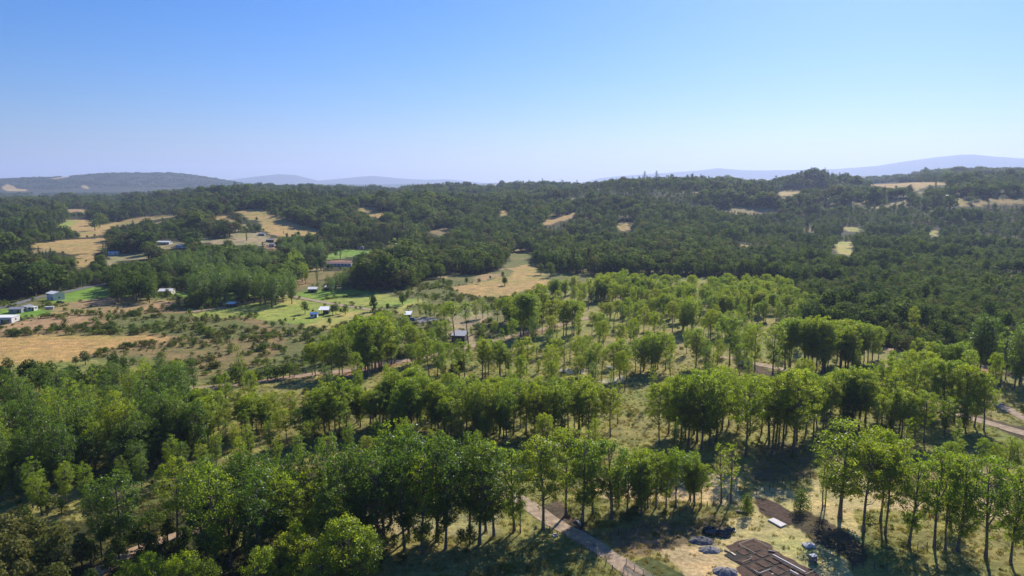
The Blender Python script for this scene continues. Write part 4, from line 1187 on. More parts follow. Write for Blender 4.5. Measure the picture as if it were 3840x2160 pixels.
# ---------------------------------------------------------------- small mesh builder
class MB:
    def __init__(s): s.v, s.f = [], []
    def poly(s, pts):
        b = len(s.v); s.v += [tuple(p) for p in pts]; s.f.append(tuple(range(b, b + len(pts))))
    def box(s, c, size, rz=0.0, taper=1.0):
        b = len(s.v)
        ca, sa = math.cos(rz), math.sin(rz)
        for k in (0, 1):
            q = taper if k else 1.0
            for (i, j) in ((-1, -1), (1, -1), (1, 1), (-1, 1)):
                x, y = i * size[0] / 2 * q, j * size[1] / 2 * q
                s.v.append((c[0] + x * ca - y * sa, c[1] + x * sa + y * ca, c[2] + k * size[2]))
        for f in ((0, 3, 2, 1), (4, 5, 6, 7), (0, 1, 5, 4), (1, 2, 6, 5), (2, 3, 7, 6), (3, 0, 4, 7)):
            s.f.append(tuple(b + i for i in f))
    def slab(s, quad, t):
        """thick sheet from four corners"""
        a = [Vector(p) for p in quad]
        n = (a[1] - a[0]).cross(a[3] - a[0]).normalized() * t
        b = len(s.v)
        s.v += [tuple(p) for p in a] + [tuple(p + n) for p in a]
        for f in ((0, 3, 2, 1), (4, 5, 6, 7), (0, 1, 5, 4), (1, 2, 6, 5), (2, 3, 7, 6), (3, 0, 4, 7)):
            s.f.append(tuple(b + i for i in f))
    def bar(s, p, q, w, h=None):
        p = Vector(p); q = Vector(q); h = h or w
        d = (q - p).normalized()
        u = d.cross(Vector((0, 0, 1)))
        if u.length < 1e-3: u = Vector((1, 0, 0))
        u.normalize(); w2 = u.cross(d).normalized()
        b = len(s.v)
        for e in (p, q):
            for (i, j) in ((-1, -1), (1, -1), (1, 1), (-1, 1)):
                s.v.append(tuple(e + u * i * w / 2 + w2 * j * h / 2))
        for f in ((0, 3, 2, 1), (4, 5, 6, 7), (0, 1, 5, 4), (1, 2, 6, 5), (2, 3, 7, 6), (3, 0, 4, 7)):
            s.f.append(tuple(b + i for i in f))
    def cyl(s, c, r, h, n=10, r2=None, axis='z'):
        b = len(s.v); r2 = r if r2 is None else r2
        for k, rr in ((0, r), (1, r2)):
            for i in range(n):
                a = 2 * math.pi * i / n
                x, y, z = rr * math.cos(a), rr * math.sin(a), k * h
                if axis == 'z': s.v.append((c[0] + x, c[1] + y, c[2] + z))
                elif axis == 'y': s.v.append((c[0] + x, c[1] + z, c[2] + y))
                else: s.v.append((c[0] + z, c[1] + x, c[2] + y))
        for i in range(n):
            j = (i + 1) % n
            s.f.append((b + i, b + j, b + n + j, b + n + i))
        s.f.append(tuple(b + i for i in range(n))[::-1]); s.f.append(tuple(b + n + i for i in range(n)))
    def build(s, name, m, parent=None, smooth_=False):
        me = bpy.data.meshes.new(name)
        me.from_pydata(s.v, [], s.f)
        me.materials.append(m)
        if smooth_: me.polygons.foreach_set('use_smooth', np.ones(len(me.polygons), dtype=bool))
        o = bpy.data.objects.new(name, me)
        if parent is not None: o.parent = parent
        return link(o)

def thing(name, loc, label, category, group=None, rz=0.0):
    e = bpy.data.objects.new(name, None)
    e.empty_display_size = 0.5
    e.location = loc; e.rotation_euler = (0, 0, rz)
    e['label'] = label; e['category'] = category
    if group: e['group'] = group
    return link(e)

def tag(o, label, category, group=None):
    o['label'] = label; o['category'] = category
    if group: o['group'] = group
    return o

# ---------------------------------------------------------------- houses of the hamlet
M_WHITE = simple_mat('white_wall', (0.66, 0.65, 0.62), 0.8, var=0.08, scale=0.8)
M_CREAM = simple_mat('cream_wall', (0.55, 0.50, 0.42), 0.8, var=0.1, scale=0.8)
M_DARKW = simple_mat('dark_timber_wall', (0.045, 0.04, 0.036), 0.75, var=0.2, scale=1.5)
M_GREYW = simple_mat('grey_wall', (0.30, 0.30, 0.31), 0.8, var=0.12, scale=1.0)
M_BLUEW = simple_mat('blue_grey_wall', (0.20, 0.25, 0.34), 0.7, var=0.12, scale=1.0)
M_ZINC = simple_mat('pale_metal_roof', (0.78, 0.77, 0.75), 0.5, 0.0, var=0.1, scale=0.7, spec=0.4)
M_ZINCD = simple_mat('grey_metal_roof', (0.30, 0.29, 0.29), 0.5, 0.0, var=0.15, scale=0.7, spec=0.4)
M_REDROOF = simple_mat('rusty_metal_roof', (0.25, 0.15, 0.12), 0.55, 0.1, var=0.25, scale=0.7)
M_BLUEROOF = simple_mat('blue_metal_roof', (0.10, 0.22, 0.46), 0.45, 0.2, var=0.1, scale=0.7)
M_TEALROOF = simple_mat('teal_metal_roof', (0.18, 0.42, 0.46), 0.45, 0.2, var=0.1, scale=0.7)
M_FRAME = simple_mat('window_frame', (0.55, 0.54, 0.52), 0.6, var=0.05)
M_GLASS = simple_mat('window_glass', (0.02, 0.025, 0.03), 0.08, var=0.1, spec=0.8)
M_DOOR = simple_mat('house_door', (0.12, 0.075, 0.045), 0.6, var=0.2)

def house(name, px, py, wpx, depth, wall_h, roof, rz, wm, rm, label, category='house', detail=True, pitch=0.2, open_side=False):
    x, y, z = ground(px, py)
    y += depth * 0.4
    z = hz(x, y) - 0.05
    wall_h *= 0.85; depth *= 0.9
    slant = math.sqrt(x * x + y * y + (CAM_H - z) ** 2)
    w = max(3.0, wpx / F_PX * slant * 0.82)
    e = thing(name, (x, y, z), label, category, None, R(rz))
    hw, hd = w / 2, depth / 2
    if open_side:
        for (i, j) in ((-1, -1), (0, -1), (1, -1), (-1, 1), (1, 1)):
            b = MB(); b.box((i * (hw - 0.2), j * (hd - 0.2), 0), (0.18, 0.18, wall_h)); b.build('post', M_DARKW, e)
        b = MB(); b.box((hw * 0.35, hd * 0.3, 0), (w * 0.6, depth * 0.6, wall_h - 0.12)); b.build('wall', wm, e)
    else:
        b = MB()
        if roof == 'gable':
            rh = hd * pitch * 1.4
            A = [(-hw, -hd, 0), (hw, -hd, 0), (hw, hd, 0), (-hw, hd, 0)]
            Tt = [(p[0], p[1], wall_h) for p in A]
            b.poly([A[0], A[1], Tt[1], Tt[0]]); b.poly([A[2], A[3], Tt[3], Tt[2]])
            b.poly([A[1], A[2], Tt[2], (hw, 0, wall_h + rh), Tt[1]]); b.poly([A[3], A[0], Tt[0], (-hw, 0, wall_h + rh), Tt[3]])
            b.poly(A[::-1])
        else:
            b.box((0, 0, 0), (w, depth, wall_h))
        b.build('wall', wm, e)
    o = 0.4
    if roof == 'gable':
        rh = hd * pitch * 1.4
        k = rh / hd
        for s_ in (-1, 1):
            b = MB()
            lo, hi = (s_ * (hd + o), wall_h - k * o + 0.03), (0, wall_h + rh + 0.03)
            q = [(-hw - o, lo[0], lo[1]), (hw + o, lo[0], lo[1]), (hw + o, 0, hi[1]), (-hw - o, 0, hi[1])]
            if s_ > 0: q = q[::-1]
            b.slab(q, 0.12)
            b.build('roof', rm, e)
    elif roof == 'shed':
        b = MB()
        b.slab([(-hw - o, -hd - o, wall_h + 0.06), (hw + o, -hd - o, wall_h + 0.06), (hw + o, hd + o, wall_h + 0.9), (-hw - o, hd + o, wall_h + 0.9)], 0.14)
        b.build('roof', rm, e)
        if not open_side:
            b = MB()
            b.poly([(hw - 0.003, -hd, wall_h), (hw - 0.003, hd, wall_h), (hw - 0.003, hd, wall_h + 0.78)])
            b.poly([(-hw + 0.003, hd, wall_h), (-hw + 0.003, -hd, wall_h), (-hw + 0.003, hd, wall_h + 0.78)])
            b.poly([(hw, hd - 0.003, wall_h), (-hw, hd - 0.003, wall_h), (-hw, hd - 0.003, wall_h + 0.78), (hw, hd - 0.003, wall_h + 0.78)])
            b.build('gable_infill', wm, e)
    else:
        b = MB(); b.box((0, 0, wall_h + 0.003), (w + 0.5, depth + 0.5, 0.22)); b.build('roof', rm, e)
    if detail and not open_side and roof == 'gable':
        b = MB(); b.box((hw * 0.45, hd * 0.25, wall_h), (0.5, 0.5, hd * pitch * 1.4 + 0.7)); b.build('chimney', M_GREYW, e)
    if detail and not open_side:
        n = max(2, int(w / 3.2))
        for i in range(n):
            cx = -hw + (i + 0.5) * w / n
            if i == n // 2:
                b = MB(); b.box((cx, -hd - 0.03, 0.05), (1.0, 0.06, 2.0)); d = b.build('door', M_DOOR, e)
                b = MB(); b.box((cx + 0.36, -hd - 0.09, 1.0), (0.06, 0.06, 0.14)); b.build('handle', M_FRAME, d)
            else:
                for zz in ([1.0] if wall_h < 4.2 else [1.0, 3.3]):
                    b = MB(); b.box((cx, -hd - 0.02, zz), (1.3, 0.08, 1.15)); f = b.build('window', M_FRAME, e)
                    for g in (-0.3, 0.3):
                        b = MB(); b.box((cx + g, -hd - 0.055, zz + 0.1), (0.52, 0.03, 0.95)); b.build('pane', M_GLASS, f)
        for s_ in (-1, 1):
            b = MB(); b.box((s_ * (hw + 0.02), 0, 1.1), (0.08, 1.3, 1.1)); f = b.build('window', M_FRAME, e)
            b = MB(); b.box((s_ * (hw + 0.05), 0, 1.2), (0.04, 1.08, 0.9)); b.build('pane', M_GLASS, f)
    return e

HOUSES_PX = []
def H(*a, **k):
    HOUSES_PX.append((a[1], a[2], a[3]))
    return house(*a, **k)
H('white_house', 198, 1126, 46, 8, 5.2, 'gable', -28, M_WHITE, M_ZINC, 'tall white gabled house beside the village road on the left')
H('grey_house', 55, 1174, 44, 7, 2.8, 'gable', 8, M_GREYW, M_ZINCD, 'low dark-roofed house on the left lawn, left of the pair')
H('grey_house', 88, 1168, 34, 7, 2.9, 'gable', 80, M_WHITE, M_ZINCD, 'low grey-roofed house with its gable to the front, on the left lawn')
H('small_shed', 118, 1166, 22, 4, 2.6, 'flat', 0, M_WHITE, M_ZINC, 'small white shed right of the two grey-roofed houses', 'shed')
H('garden_wall', 185, 1160, 30, 1.2, 1.8, 'flat', 5, M_CREAM, M_ZINC, 'low pale outbuilding below the tall white gabled house', 'shed', detail=False)
H('white_block', 8, 1212, 66, 9, 3.6, 'flat', 6, M_WHITE, M_ZINC, 'flat-roofed white block at the left picture edge', 'building')
H('farm_house', 617, 1106, 50, 9, 3.2, 'gable', 6, M_CREAM, M_ZINC, 'white-roofed house between two dark round bushes')
H('dark_house', 780, 1118, 44, 8, 3.6, 'gable', 3, M_DARKW, M_ZINCD, 'dark house with a dull grey roof behind a dark hedge')
H('small_house', 868, 1152, 34, 6, 2.6, 'gable', -12, M_DARKW, M_ZINC, 'small dark house with a bright roof where the pasture begins')
H('open_barn', 1212, 1180, 40, 8, 3.2, 'shed', 4, M_DARKW, M_ZINC, 'open-sided barn with a large white roof in the pasture', 'barn', open_side=True)
H('blue_shed', 1175, 1192, 30, 5, 2.6, 'gable', 8, M_WHITE, M_BLUEROOF, 'small pale shed with a blue roof beside the open barn', 'shed')
H('farm_house', 1170, 1097, 36, 8, 2.9, 'gable', 6, M_DARKW, M_ZINC, 'pale-roofed low house above the sapling row, the left one of two')
H('farm_house', 1237, 1089, 38, 8, 2.9, 'gable', -6, M_DARKW, M_ZINC, 'pale-roofed low house above the sapling row, the right one of two')
H('dark_house', 1528, 1204, 26, 7, 4.2, 'shed', 0, M_DARKW, M_ZINC, 'dark two-tier house with a bright roof edge beside the grey yard')
H('dark_cabin', 1722, 1285, 58, 9, 4.0, 'shed', -8, M_DARKW, M_ZINCD, 'black cabin with a sloping metal roof behind two tall bare stems', 'cabin')
H('long_building', 1272, 999, 110, 9, 3.0, 'gable', -3, M_WHITE, M_REDROOF, 'long white building with a rusty roof beside red earth', 'building')
H('farm_house', 613, 917, 52, 8, 3.0, 'gable', -4, M_WHITE, M_ZINC, 'long white-roofed house at the foot of the left wood')
H('farm_house', 676, 931, 28, 7, 3.0, 'gable', -30, M_WHITE, M_ZINC, 'small white-roofed house right of the long white-roofed one')
H('farm_house', 422, 957, 36, 7, 3.0, 'gable', 12, M_WHITE, M_ZINC, 'white house beside a tall column-shaped poplar')
H('farm_house', 454, 941, 22, 6, 3.0, 'gable', -4, M_WHITE, M_TEALROOF, 'small teal-roofed house behind the white house by the column poplar')
H('farm_house', 402, 1034, 36, 7, 2.8, 'gable', 14, M_GREYW, M_ZINC, 'grey house half hidden left of the big dark conifers')
H('farm_house', 1064, 958, 20, 6, 2.8, 'gable', -6, M_GREYW, M_BLUEROOF, 'tiny blue-roofed house behind the tall hamlet trees')
H('farm_house', 1367, 971, 18, 6, 2.8, 'gable', -6, M_WHITE, M_ZINC, 'tiny white house right of the bright green lawn')
H('farm_house', 1492, 925, 22, 7, 3.0, 'gable', 5, M_GREYW, M_ZINC, 'small pale house on the upper clearing, the left one of two')
H('farm_house', 1520, 936, 22, 7, 2.8, 'gable', -12, M_WHITE, M_ZINC, 'small pale house on the upper clearing, the right one of two')
H('farm_house', 1352, 934, 26, 6, 2.6, 'gable', 2, M_CREAM, M_ZINCD, 'low grey-roofed house on the edge of the bright green lawn')
H('farm_house', 980, 884, 26, 7, 2.8, 'gable', 3, M_GREYW, M_ZINCD, 'grey house just below the long tan hill field')
H('farm_house', 1010, 908, 30, 7, 3.0, 'gable', 8, M_DARKW, M_ZINCD, 'dark house below the tan hill field, right of the grey one')
H('farm_house', 1020, 926, 24, 7, 3.4, 'gable', -8, M_CREAM, M_ZINCD, 'cream house on red earth below the dark hamlet house')
H('farm_house', 3103, 752, 15, 6, 2.8, 'gable', 0, M_WHITE, M_ZINC, 'tiny white house in the far right woods', detail=False)
H('farm_house', 3554, 739, 12, 6, 2.8, 'gable', 4, M_WHITE, M_ZINC, 'tiny white-roofed house at the far right tan fields', detail=False)
H('farm_house', 2646, 767, 10, 6, 3.5, 'gable', 0, M_WHITE, M_ZINC, 'tiny bright house below the wooded knoll, the left of two', detail=False)
H('farm_house', 2724, 765, 18, 6, 3.5, 'gable', 0, M_WHITE, M_ZINC, 'tiny bright house below the wooded knoll, the right of two', detail=False)
H('farm_house', 2062, 790, 8, 6, 3.5, 'gable', 0, M_WHITE, M_ZINC, 'tiny white house above the central tan clearing, the left of two', detail=False)
H('farm_house', 2092, 790, 14, 6, 3.5, 'gable', 0, M_WHITE, M_ZINC, 'tiny white house above the central tan clearing, the right of two', detail=False)

# ---------------------------------------------------------------- vehicles
M_TYRE = simple_mat('tyre', (0.02, 0.02, 0.02), 0.9, var=0.1)
M_RIM = simple_mat('wheel_rim', (0.45, 0.45, 0.47), 0.35, 0.7, var=0.1)
M_LAMP = simple_mat('lamp_glass', (0.75, 0.75, 0.72), 0.15, var=0.05, spec=0.6)
M_TAIL = simple_mat('tail_light', (0.35, 0.02, 0.02), 0.25, var=0.05)
def car(name, px, py, rz, paint, label, category='car', van=False):
    x, y, z = ground(px, py)
    e = thing(name, (x, y, z), label, category, None, R(rz))
    L, W = 4.4, 1.78
    prof = [(-2.2, 0.35), (-2.2, 0.85), (-2.05, 0.98), (-1.1, 1.02), (1.35, 1.02), (2.1, 0.88), (2.2, 0.6), (2.2, 0.35)]
    cab = [(-1.95, 1.02), (-1.55, 1.5), (0.15, 1.52), (0.95, 1.02)]
    if van:
        prof = [(-2.2, 0.35), (-2.2, 1.1), (1.2, 1.1), (2.1, 1.0), (2.2, 0.6), (2.2, 0.35)]
        cab = [(-2.18, 1.1), (-2.1, 2.0), (0.7, 2.02), (1.5, 1.1)]
    def extrude(pr, w, inset=0.0):
        b = MB(); n = len(pr)
        b.v = [(p[0], -w / 2 + (inset if p[1] > 1.2 else 0), p[1]) for p in pr] + [(p[0], w / 2 - (inset if p[1] > 1.2 else 0), p[1]) for p in pr]
        b.f = [tuple(range(n)), tuple(range(2 * n - 1, n - 1, -1))] + [(i, i + n, (i + 1) % n + n, (i + 1) % n) for i in range(n)]
        return b
    extrude(prof, W).build('body', paint, e)
    c = extrude(cab, W - 0.12, 0.12).build('cabin', paint, e)
    for s_ in (-1, 1):
        b = MB()
        q = [(cab[0][0] + 0.3, s_ * (W / 2 - 0.055), cab[0][1] + 0.03), (cab[3][0] - 0.2, s_ * (W / 2 - 0.055), cab[0][1] + 0.03), (cab[2][0], s_ * (W / 2 - 0.17), cab[2][1] - 0.1), (cab[1][0] + 0.1, s_ * (W / 2 - 0.17), cab[2][1] - 0.1)]
        if s_ > 0: q = q[::-1]
        b.slab(q, 0.015); b.build('side_window', M_GLASS, c)
    b = MB(); b.slab([(cab[3][0] + 0.01, -0.72, 1.06), (cab[3][0] + 0.01, 0.72, 1.06), (cab[2][0] + 0.06, 0.64, cab[2][1] - 0.06), (cab[2][0] + 0.06, -0.64, cab[2][1] - 0.06)], 0.02)
    b.build('windscreen', M_GLASS, c)
    for (i, j) in ((1.35, -1), (1.35, 1), (-1.35, -1), (-1.35, 1)):
        b = MB(); b.cyl((i, j * 0.86 - 0.1, 0.33), 0.33, 0.2, 14, axis='y'); w = b.build('wheel', M_TYRE, e)
        b = MB(); b.cyl((i, j * 0.86 - 0.11, 0.33), 0.19, 0.22, 10, axis='y'); b.build('rim', M_RIM, w)
    for j in (-1, 1):
        b = MB(); b.box((2.18, j * 0.62, 0.68), (0.06, 0.34, 0.14)); b.build('headlight', M_LAMP, e)
        b = MB(); b.box((-2.19, j * 0.66, 0.72), (0.05, 0.26, 0.16)); b.build('tail_light', M_TAIL, e)
    return e
car('parked_car', 226, 1137, 10, simple_mat('black_paint', (0.02, 0.02, 0.022), 0.3, var=0.05, spec=0.5), 'dark car parked below the tall white gabled house')
car('parked_van', 1543, 1204, 20, simple_mat('blue_paint', (0.05, 0.09, 0.26), 0.3, var=0.05, spec=0.5), 'blue van parked in the grey yard by the dark house', 'van', van=True)

# ---------------------------------------------------------------- utility poles
M_POLE = simple_mat('weathered_pole', (0.30, 0.28, 0.25), 0.9, var=0.2)
def pole(px, py, h, label):
    x, y, z = ground(px, py)
    e = thing('utility_pole', (x, y, z - 0.1), label, 'utility pole', 'utility poles along the tracks', 0.3)
    b = MB(); b.cyl((0, 0, 0), 0.14, h, 8, 0.09); b.build('pole', M_POLE, e)
    b = MB(); b.box((0, 0, h - 0.7), (1.8, 0.12, 0.12)); c = b.build('crossarm', M_POLE, e)
    for i in (-0.75, 0, 0.75):
        b = MB(); b.cyl((i, 0, h - 0.58), 0.05, 0.16, 6); b.build('insulator', M_LAMP, c)
pole(307, 1080, 8, 'utility pole on the village road by the clipped tree row')
pole(1105, 1412, 9, 'pale leaning utility pole by the clay track below the scrub')
pole(862, 1452, 7, 'utility pole where the clay track leaves the left grove')
pole(917, 1143, 7, 'utility pole at the corner of the pasture road')
pole(1085, 1262, 7, 'utility pole in the scrub left of the bare-stemmed poplars')

# ---------------------------------------------------------------- radio mast on the ridge
def mast(px, r):
    a = math.atan((px - 1920) * CP / F_PX)
    x, y = r * math.sin(a), r * math.cos(a)
    z = hz(x, y)
    hgt = CAM_H + (690 - 668) * r / F_PX - z
    e = thing('radio_mast', (x, y, z), 'red and white lattice radio mast on the central ridge', 'mast')
    mr = simple_mat('mast_red', (0.35, 0.06, 0.05), 0.6); mw = simple_mat('mast_white', (0.7, 0.7, 0.7), 0.6)
    n = 8
    for k in range(n):
        b = MB()
        z0, z1 = hgt * k / n, hgt * (k + 1) / n
        w0, w1 = 1.7 * (1 - 0.75 * k / n), 1.7 * (1 - 0.75 * (k + 1) / n)
        cs = ((-1, -1), (1, -1), (1, 1), (-1, 1))
        for q in range(4):
            (i, j), (i2, j2) = cs[q], cs[(q + 1) % 4]
            b.bar((i * w0, j * w0, z0), (i * w1, j * w1, z1), 0.24)
            b.bar((i * w0, j * w0, z0), (i2 * w1, j2 * w1, z1), 0.14)
        b.build('mast_section', mr if k % 2 == 0 else mw, e)
    b = MB(); b.cyl((0, 0, hgt), 0.1, 4, 6); b.build('antenna', mw, e)
mast(2106, 1950)
# ---------------------------------------------------------------- slimmer stems standing between the rows
def clear_of_tracks(x, y, h):
    """keep the tracks in view: nothing on them or right in front of them"""
    q = np.array([(x + d * x / math.hypot(x, y), y + d * y / math.hypot(x, y)) for d in np.arange(-3, h * 1.5, 3.0)])
    for (C, w) in ROADS[:6]:
        D = (q[:, None, 0] - C[None, ::3, 0]) ** 2 + (q[:, None, 1] - C[None, ::3, 1]) ** 2
        if D.min() < (w / 2 + 4.0) ** 2: return False
    return True
KEEPOUT = [tile(*SITE, [(0, 0), (2700, 0), (2700, 1500), (0, 1500)]), tile(*TE, [(560, 1240), (1000, 1280), (1600, 1300), (1650, 1449), (560, 1449)]), tile(*BC, [(900, 560), (2415, 560), (2415, 1449), (500, 1449), (400, 800)]),
           tile(*TC, [(1500, 560), (2150, 540), (2100, 1050), (1500, 1050)])]
P_REST = [t for t in P_REST if not (t in COMP_SET) or clear_of_tracks(t[1], t[2], t[4])]
_r2 = np.random.default_rng(4242)
INTER = []
_pts = list(TREE_XY)
IP = [(850, 1480), (1200, 1430), (1560, 1385), (1900, 1290), (2060, 1180), (2300, 1110), (2950, 1110), (3020, 1330), (3500, 1420), (3900, 1500), (3900, 1760), (3000, 1760), (1900, 1760), (800, 1850), (100, 1850), (0, 1600), (500, 1500)]
for _ in range(5200):
    rr = math.sqrt(_r2.uniform(140 ** 2, 480 ** 2)); aa = _r2.uniform(R(-36), R(36))
    x, y = rr * math.sin(aa), rr * math.cos(aa)
    z = hz(x, y)
    px, py = project(x, y, z)
    if not inside(np.array([px]), np.array([py]), IP)[0]: continue
    if any(inside(np.array([px]), np.array([py]), k)[0] for k in KEEPOUT): continue
    if any((x - a) ** 2 + (y - b) ** 2 < 9.0 ** 2 for a, b in _pts): continue
    h = _r2.uniform(11, 17)
    if not clear_of_tracks(x, y, h): continue
    _pts.append((x, y))
    k = ['poplar_oval', 'poplar', 'thin', 'thin', 'poplar_bright', 'poplar_dark'][_r2.integers(0, 6)]
    INTER.append((k, x, y, z, h, _r2.uniform(0.7, 1.0)))
    if len(INTER) > 95: break
print('INTER', len(INTER))
# the nearest and largest of the wood as single trees, the rest as one mass
def unoccluded_rank(t):
    return -(t[4] / t[10])
r_wood = sorted([t for t in FOREST if t[8]], key=unoccluded_rank)
o_wood = sorted([t for t in FOREST if not t[8] and t[10] < 1500], key=unoccluded_rank)
IND_R = r_wood[:150]
IND_O = o_wood[:150]
chosen = set(id(t) for t in IND_R + IND_O)
W_KW = {'round': 'dark round tree', 'round_green': 'mid-green tree', 'round_olive': 'olive round tree', 'round_brown': 'rusty-leaved tree', 'low': 'dark bushy tree',
        'low_green': 'green bushy tree', 'low_olive': 'olive bushy tree', 'low_grey': 'pale grey-green tree', 'conifer': 'dark pointed conifer', 'pine': 'tall ragged pine',
        'pine_brown': 'rusty-brown pine', 'column': 'narrow column tree'}
def zone(t):
    px, py = t[6], t[7]
    if t[8]:
        c = 'near left' if px < 3150 else 'near middle' if px < 3500 else 'near right'
        return 'at the %s edge of the right wood' % c
    if t[9]: return 'in the tall wood behind the far poplars'
    if px < 300: return 'in the wood on the far left slope'
    if px < 760: return 'in the wood below the left hill fields'
    if px < 1240: return 'around the hamlet below the long tan field'
    if px < 1600: return 'in the wood behind the green paddocks'
    return 'in the wood behind the tan meadow'
zs = {}
for t in IND_R + IND_O: zs.setdefault((zone(t), t[0]), []).append(t)
for (zn, k), ts in zs.items():
    ts.sort(key=lambda t: t[6])
    for i, t in enumerate(ts):
        lab = (W_KW[k] + ', ' + ordinal(i, len(ts)) + ' such ' + zn) if len(ts) > 1 else W_KW[k] + ' standing ' + zn
        plant('conifer_tree' if k in ('conifer', 'pine', 'pine_brown') else 'broadleaf_tree', k, t[1], t[2], t[3], t[4], lab.replace(', leftmost', ', the leftmost').replace(', rightmost', ', the rightmost'), 'tree', 'trees ' + zn, t[5])
rest = [t for t in FOREST if id(t) not in chosen]
mass('forest', 'wood', rest + [t for t in P_REST] + INTER, 'dark mixed woodland covering the valley floor and the ridges behind', 'forest')
print('FOREST', len(FOREST))
# ---------------------------------------------------------------- single trees and groves of the hamlet
H_TREES = []
def hgrove(desc, kw, kd, poly, h, spacing, tl=None, hvar=0.12, wide=1.0):
    if tl: poly = tile(*tl, poly)
    rng = np.random.default_rng(900 + len(H_TREES))
    W = [ground(p[0], p[1], h) for p in poly]
    xs = [w[0] for w in W]; ys = [w[1] for w in W]
    pts = []
    for _ in range(int((max(xs) - min(xs)) * (max(ys) - min(ys)) / spacing ** 2 * 14)):
        x = rng.uniform(min(xs), max(xs)); y = rng.uniform(min(ys), max(ys))
        if not inside(np.array([x]), np.array([y]), W)[0]: continue
        if any((x - a) ** 2 + (y - b) ** 2 < spacing ** 2 for a, b, _q in pts): continue
        pts.append((x, y, h * rng.uniform(1 - hvar, 1 + hvar)))
    H_TREES.append((desc, kw, kd, [(x, y, hz(x, y), hh, wide * rng.uniform(0.9, 1.1)) for x, y, hh in pts]))
def hlist(desc, kw, kd, tl, pts, wide=1.0):
    out = []
    for p in pts:
        px, py = tl[0] + p[0] / tl[2], tl[1] + p[1] / tl[2]
        x, y, z, h = tree_h(px, py, tl[1] + p[2] / tl[2])
        out.append((x, y, z, h, p[3] if len(p) > 3 else wide))
    H_TREES.append((desc, kw, kd, out))

hgrove('in the long row above the hamlet', 'leafy tall tree', 'poplar_dark', [(1450, 1060), (1700, 1035), (2100, 1025), (2420, 1025), (2420, 1110), (1900, 1120), (1500, 1130)], 17, 8.5, T1, wide=1.35)
hgrove('in the second hamlet row', 'leafy tall tree', 'poplar_dark', [(1760, 1150), (1950, 1135), (2190, 1160), (2195, 1220), (1900, 1235), (1770, 1220)], 17, 8.5, T1, wide=1.35)
hgrove('in the front hamlet row', 'leafy tall tree', 'poplar_dark', [(1690, 1245), (1900, 1225), (2150, 1210), (2600, 1200), (2690, 1240), (2500, 1270), (2100, 1280), (1750, 1290)], 19, 8.5, T1, wide=1.35)
hgrove('at the pasture corner', 'leafy tall tree', 'poplar_dark', [(0, 960), (240, 965), (290, 1005), (400, 990), (480, 1045), (300, 1060), (0, 1050)], 19, 8.5, T2, wide=1.35)
hgrove('in the dense stand under the tan hill field', 'dense dark tree', 'poplar_dark', [(355, 690), (480, 665), (640, 675), (735, 705), (740, 770), (500, 760), (360, 745)], 16, 7.5, T2, wide=1.3)
hgrove('in the middle of the hamlet', 'leafy tall tree', 'poplar_oval', [(400, 850), (500, 785), (590, 860), (590, 930), (420, 930)], 16, 8.5, T2)
hgrove('in the hamlet right of the scrub strip', 'dark leafy tree', 'poplar_dark', [(770, 1010), (830, 1015), (950, 960), (970, 1010), (880, 1050), (780, 1050)], 13, 7.5, T2)
hgrove('in the dark group by the village road', 'big dark tree', 'round', [(1030, 1185), (1200, 1150), (1330, 1180), (1385, 1250), (1370, 1320), (1200, 1300), (1020, 1310)], 16, 6.5, T1, wide=0.9)
hgrove('in the far left clump', 'rounded green tree', 'round_green', [(-60, 1015), (200, 1005), (220, 1085), (380, 1115), (440, 1230), (380, 1250), (130, 1245), (-60, 1255)], 13, 8.5, T1)
hlist('along the village road', 'clipped rounded tree', 'hedge', T1, [(430, 1445, 1345), (480, 1440, 1335), (525, 1435, 1325), (570, 1425, 1310), (610, 1420, 1320), (655, 1410, 1315), (700, 1400, 1300), (750, 1395, 1290), (385, 1449, 1360)])
hlist('in the hamlet', 'slim column poplar', 'column', T1, [(940, 1120, 965), (965, 1130, 985), (2235, 975, 880)])
hlist('between the hamlet roofs', 'slim column poplar', 'column', T2, [(345, 865, 750), (910, 900, 735), (560, 860, 735), (700, 1105, 885), (760, 1020, 900), (60, 735, 635), (395, 680, 625), (535, 690, 630)])
hlist('beside the bright green lawn', 'small round dark tree', 'round', T2, [(760, 830, 745), (840, 815, 740), (960, 760, 690), (985, 825, 775), (1150, 820, 775), (1180, 815, 780), (870, 880, 820), (1230, 880, 770)])
hlist('in the pasture', 'lone dark tree', 'round', T6, [(590, 185, 65), (840, 195, 95), (870, 190, 85), (915, 185, 130), (955, 195, 95), (1210, 160, 10), (1340, 160, 85), (810, 290, 215), (1475, 110, 0), (660, 175, 140)])
hlist('in the tan meadow', 'lone round bush', 'round', T3, [(190, 1100, 1040), (205, 1160, 1080), (85, 1110, 1075), (510, 1070, 970), (590, 1090, 960), (680, 1060, 890)])
hlist('on the hill fields', 'lone dark tree', 'round', T1, [(860, 880, 770, 1.3), (790, 950, 920), (858, 940, 908), (2325, 795, 755), (705, 1190, 1150), (780, 1170, 1140)])
hlist('beside the farm house', 'round dark bush tree', 'round', T5, [(1400, 170, 55), (1515, 185, 75), (1300, 150, 85), (1340, 150, 95), (1620, 210, 140)])
hlist('in the hedge before the dark house', 'dark hedge tree', 'hedge', T5, [(1730, 250, 100), (1780, 255, 95), (1830, 250, 105), (1880, 245, 100), (1925, 225, 100), (1760, 240, 90), (1810, 238, 92)], 1.1)
hlist('in front of the dark house', 'pale green bush tree', 'low_green', T5, [(1890, 255, 165), (1960, 265, 215), (1830, 290, 235), (1690, 270, 225), (1580, 270, 230), (1650, 265, 235)])
hlist('at the edge of the tan field', 'dark round tree', 'round', TA, [(110, 330, 130), (400, 540, 140, 1.1), (520, 480, 170), (640, 420, 160), (1080, 230, 40), (1450, 330, 70), (1570, 380, 110), (960, 240, 110), (250, 400, 250)])
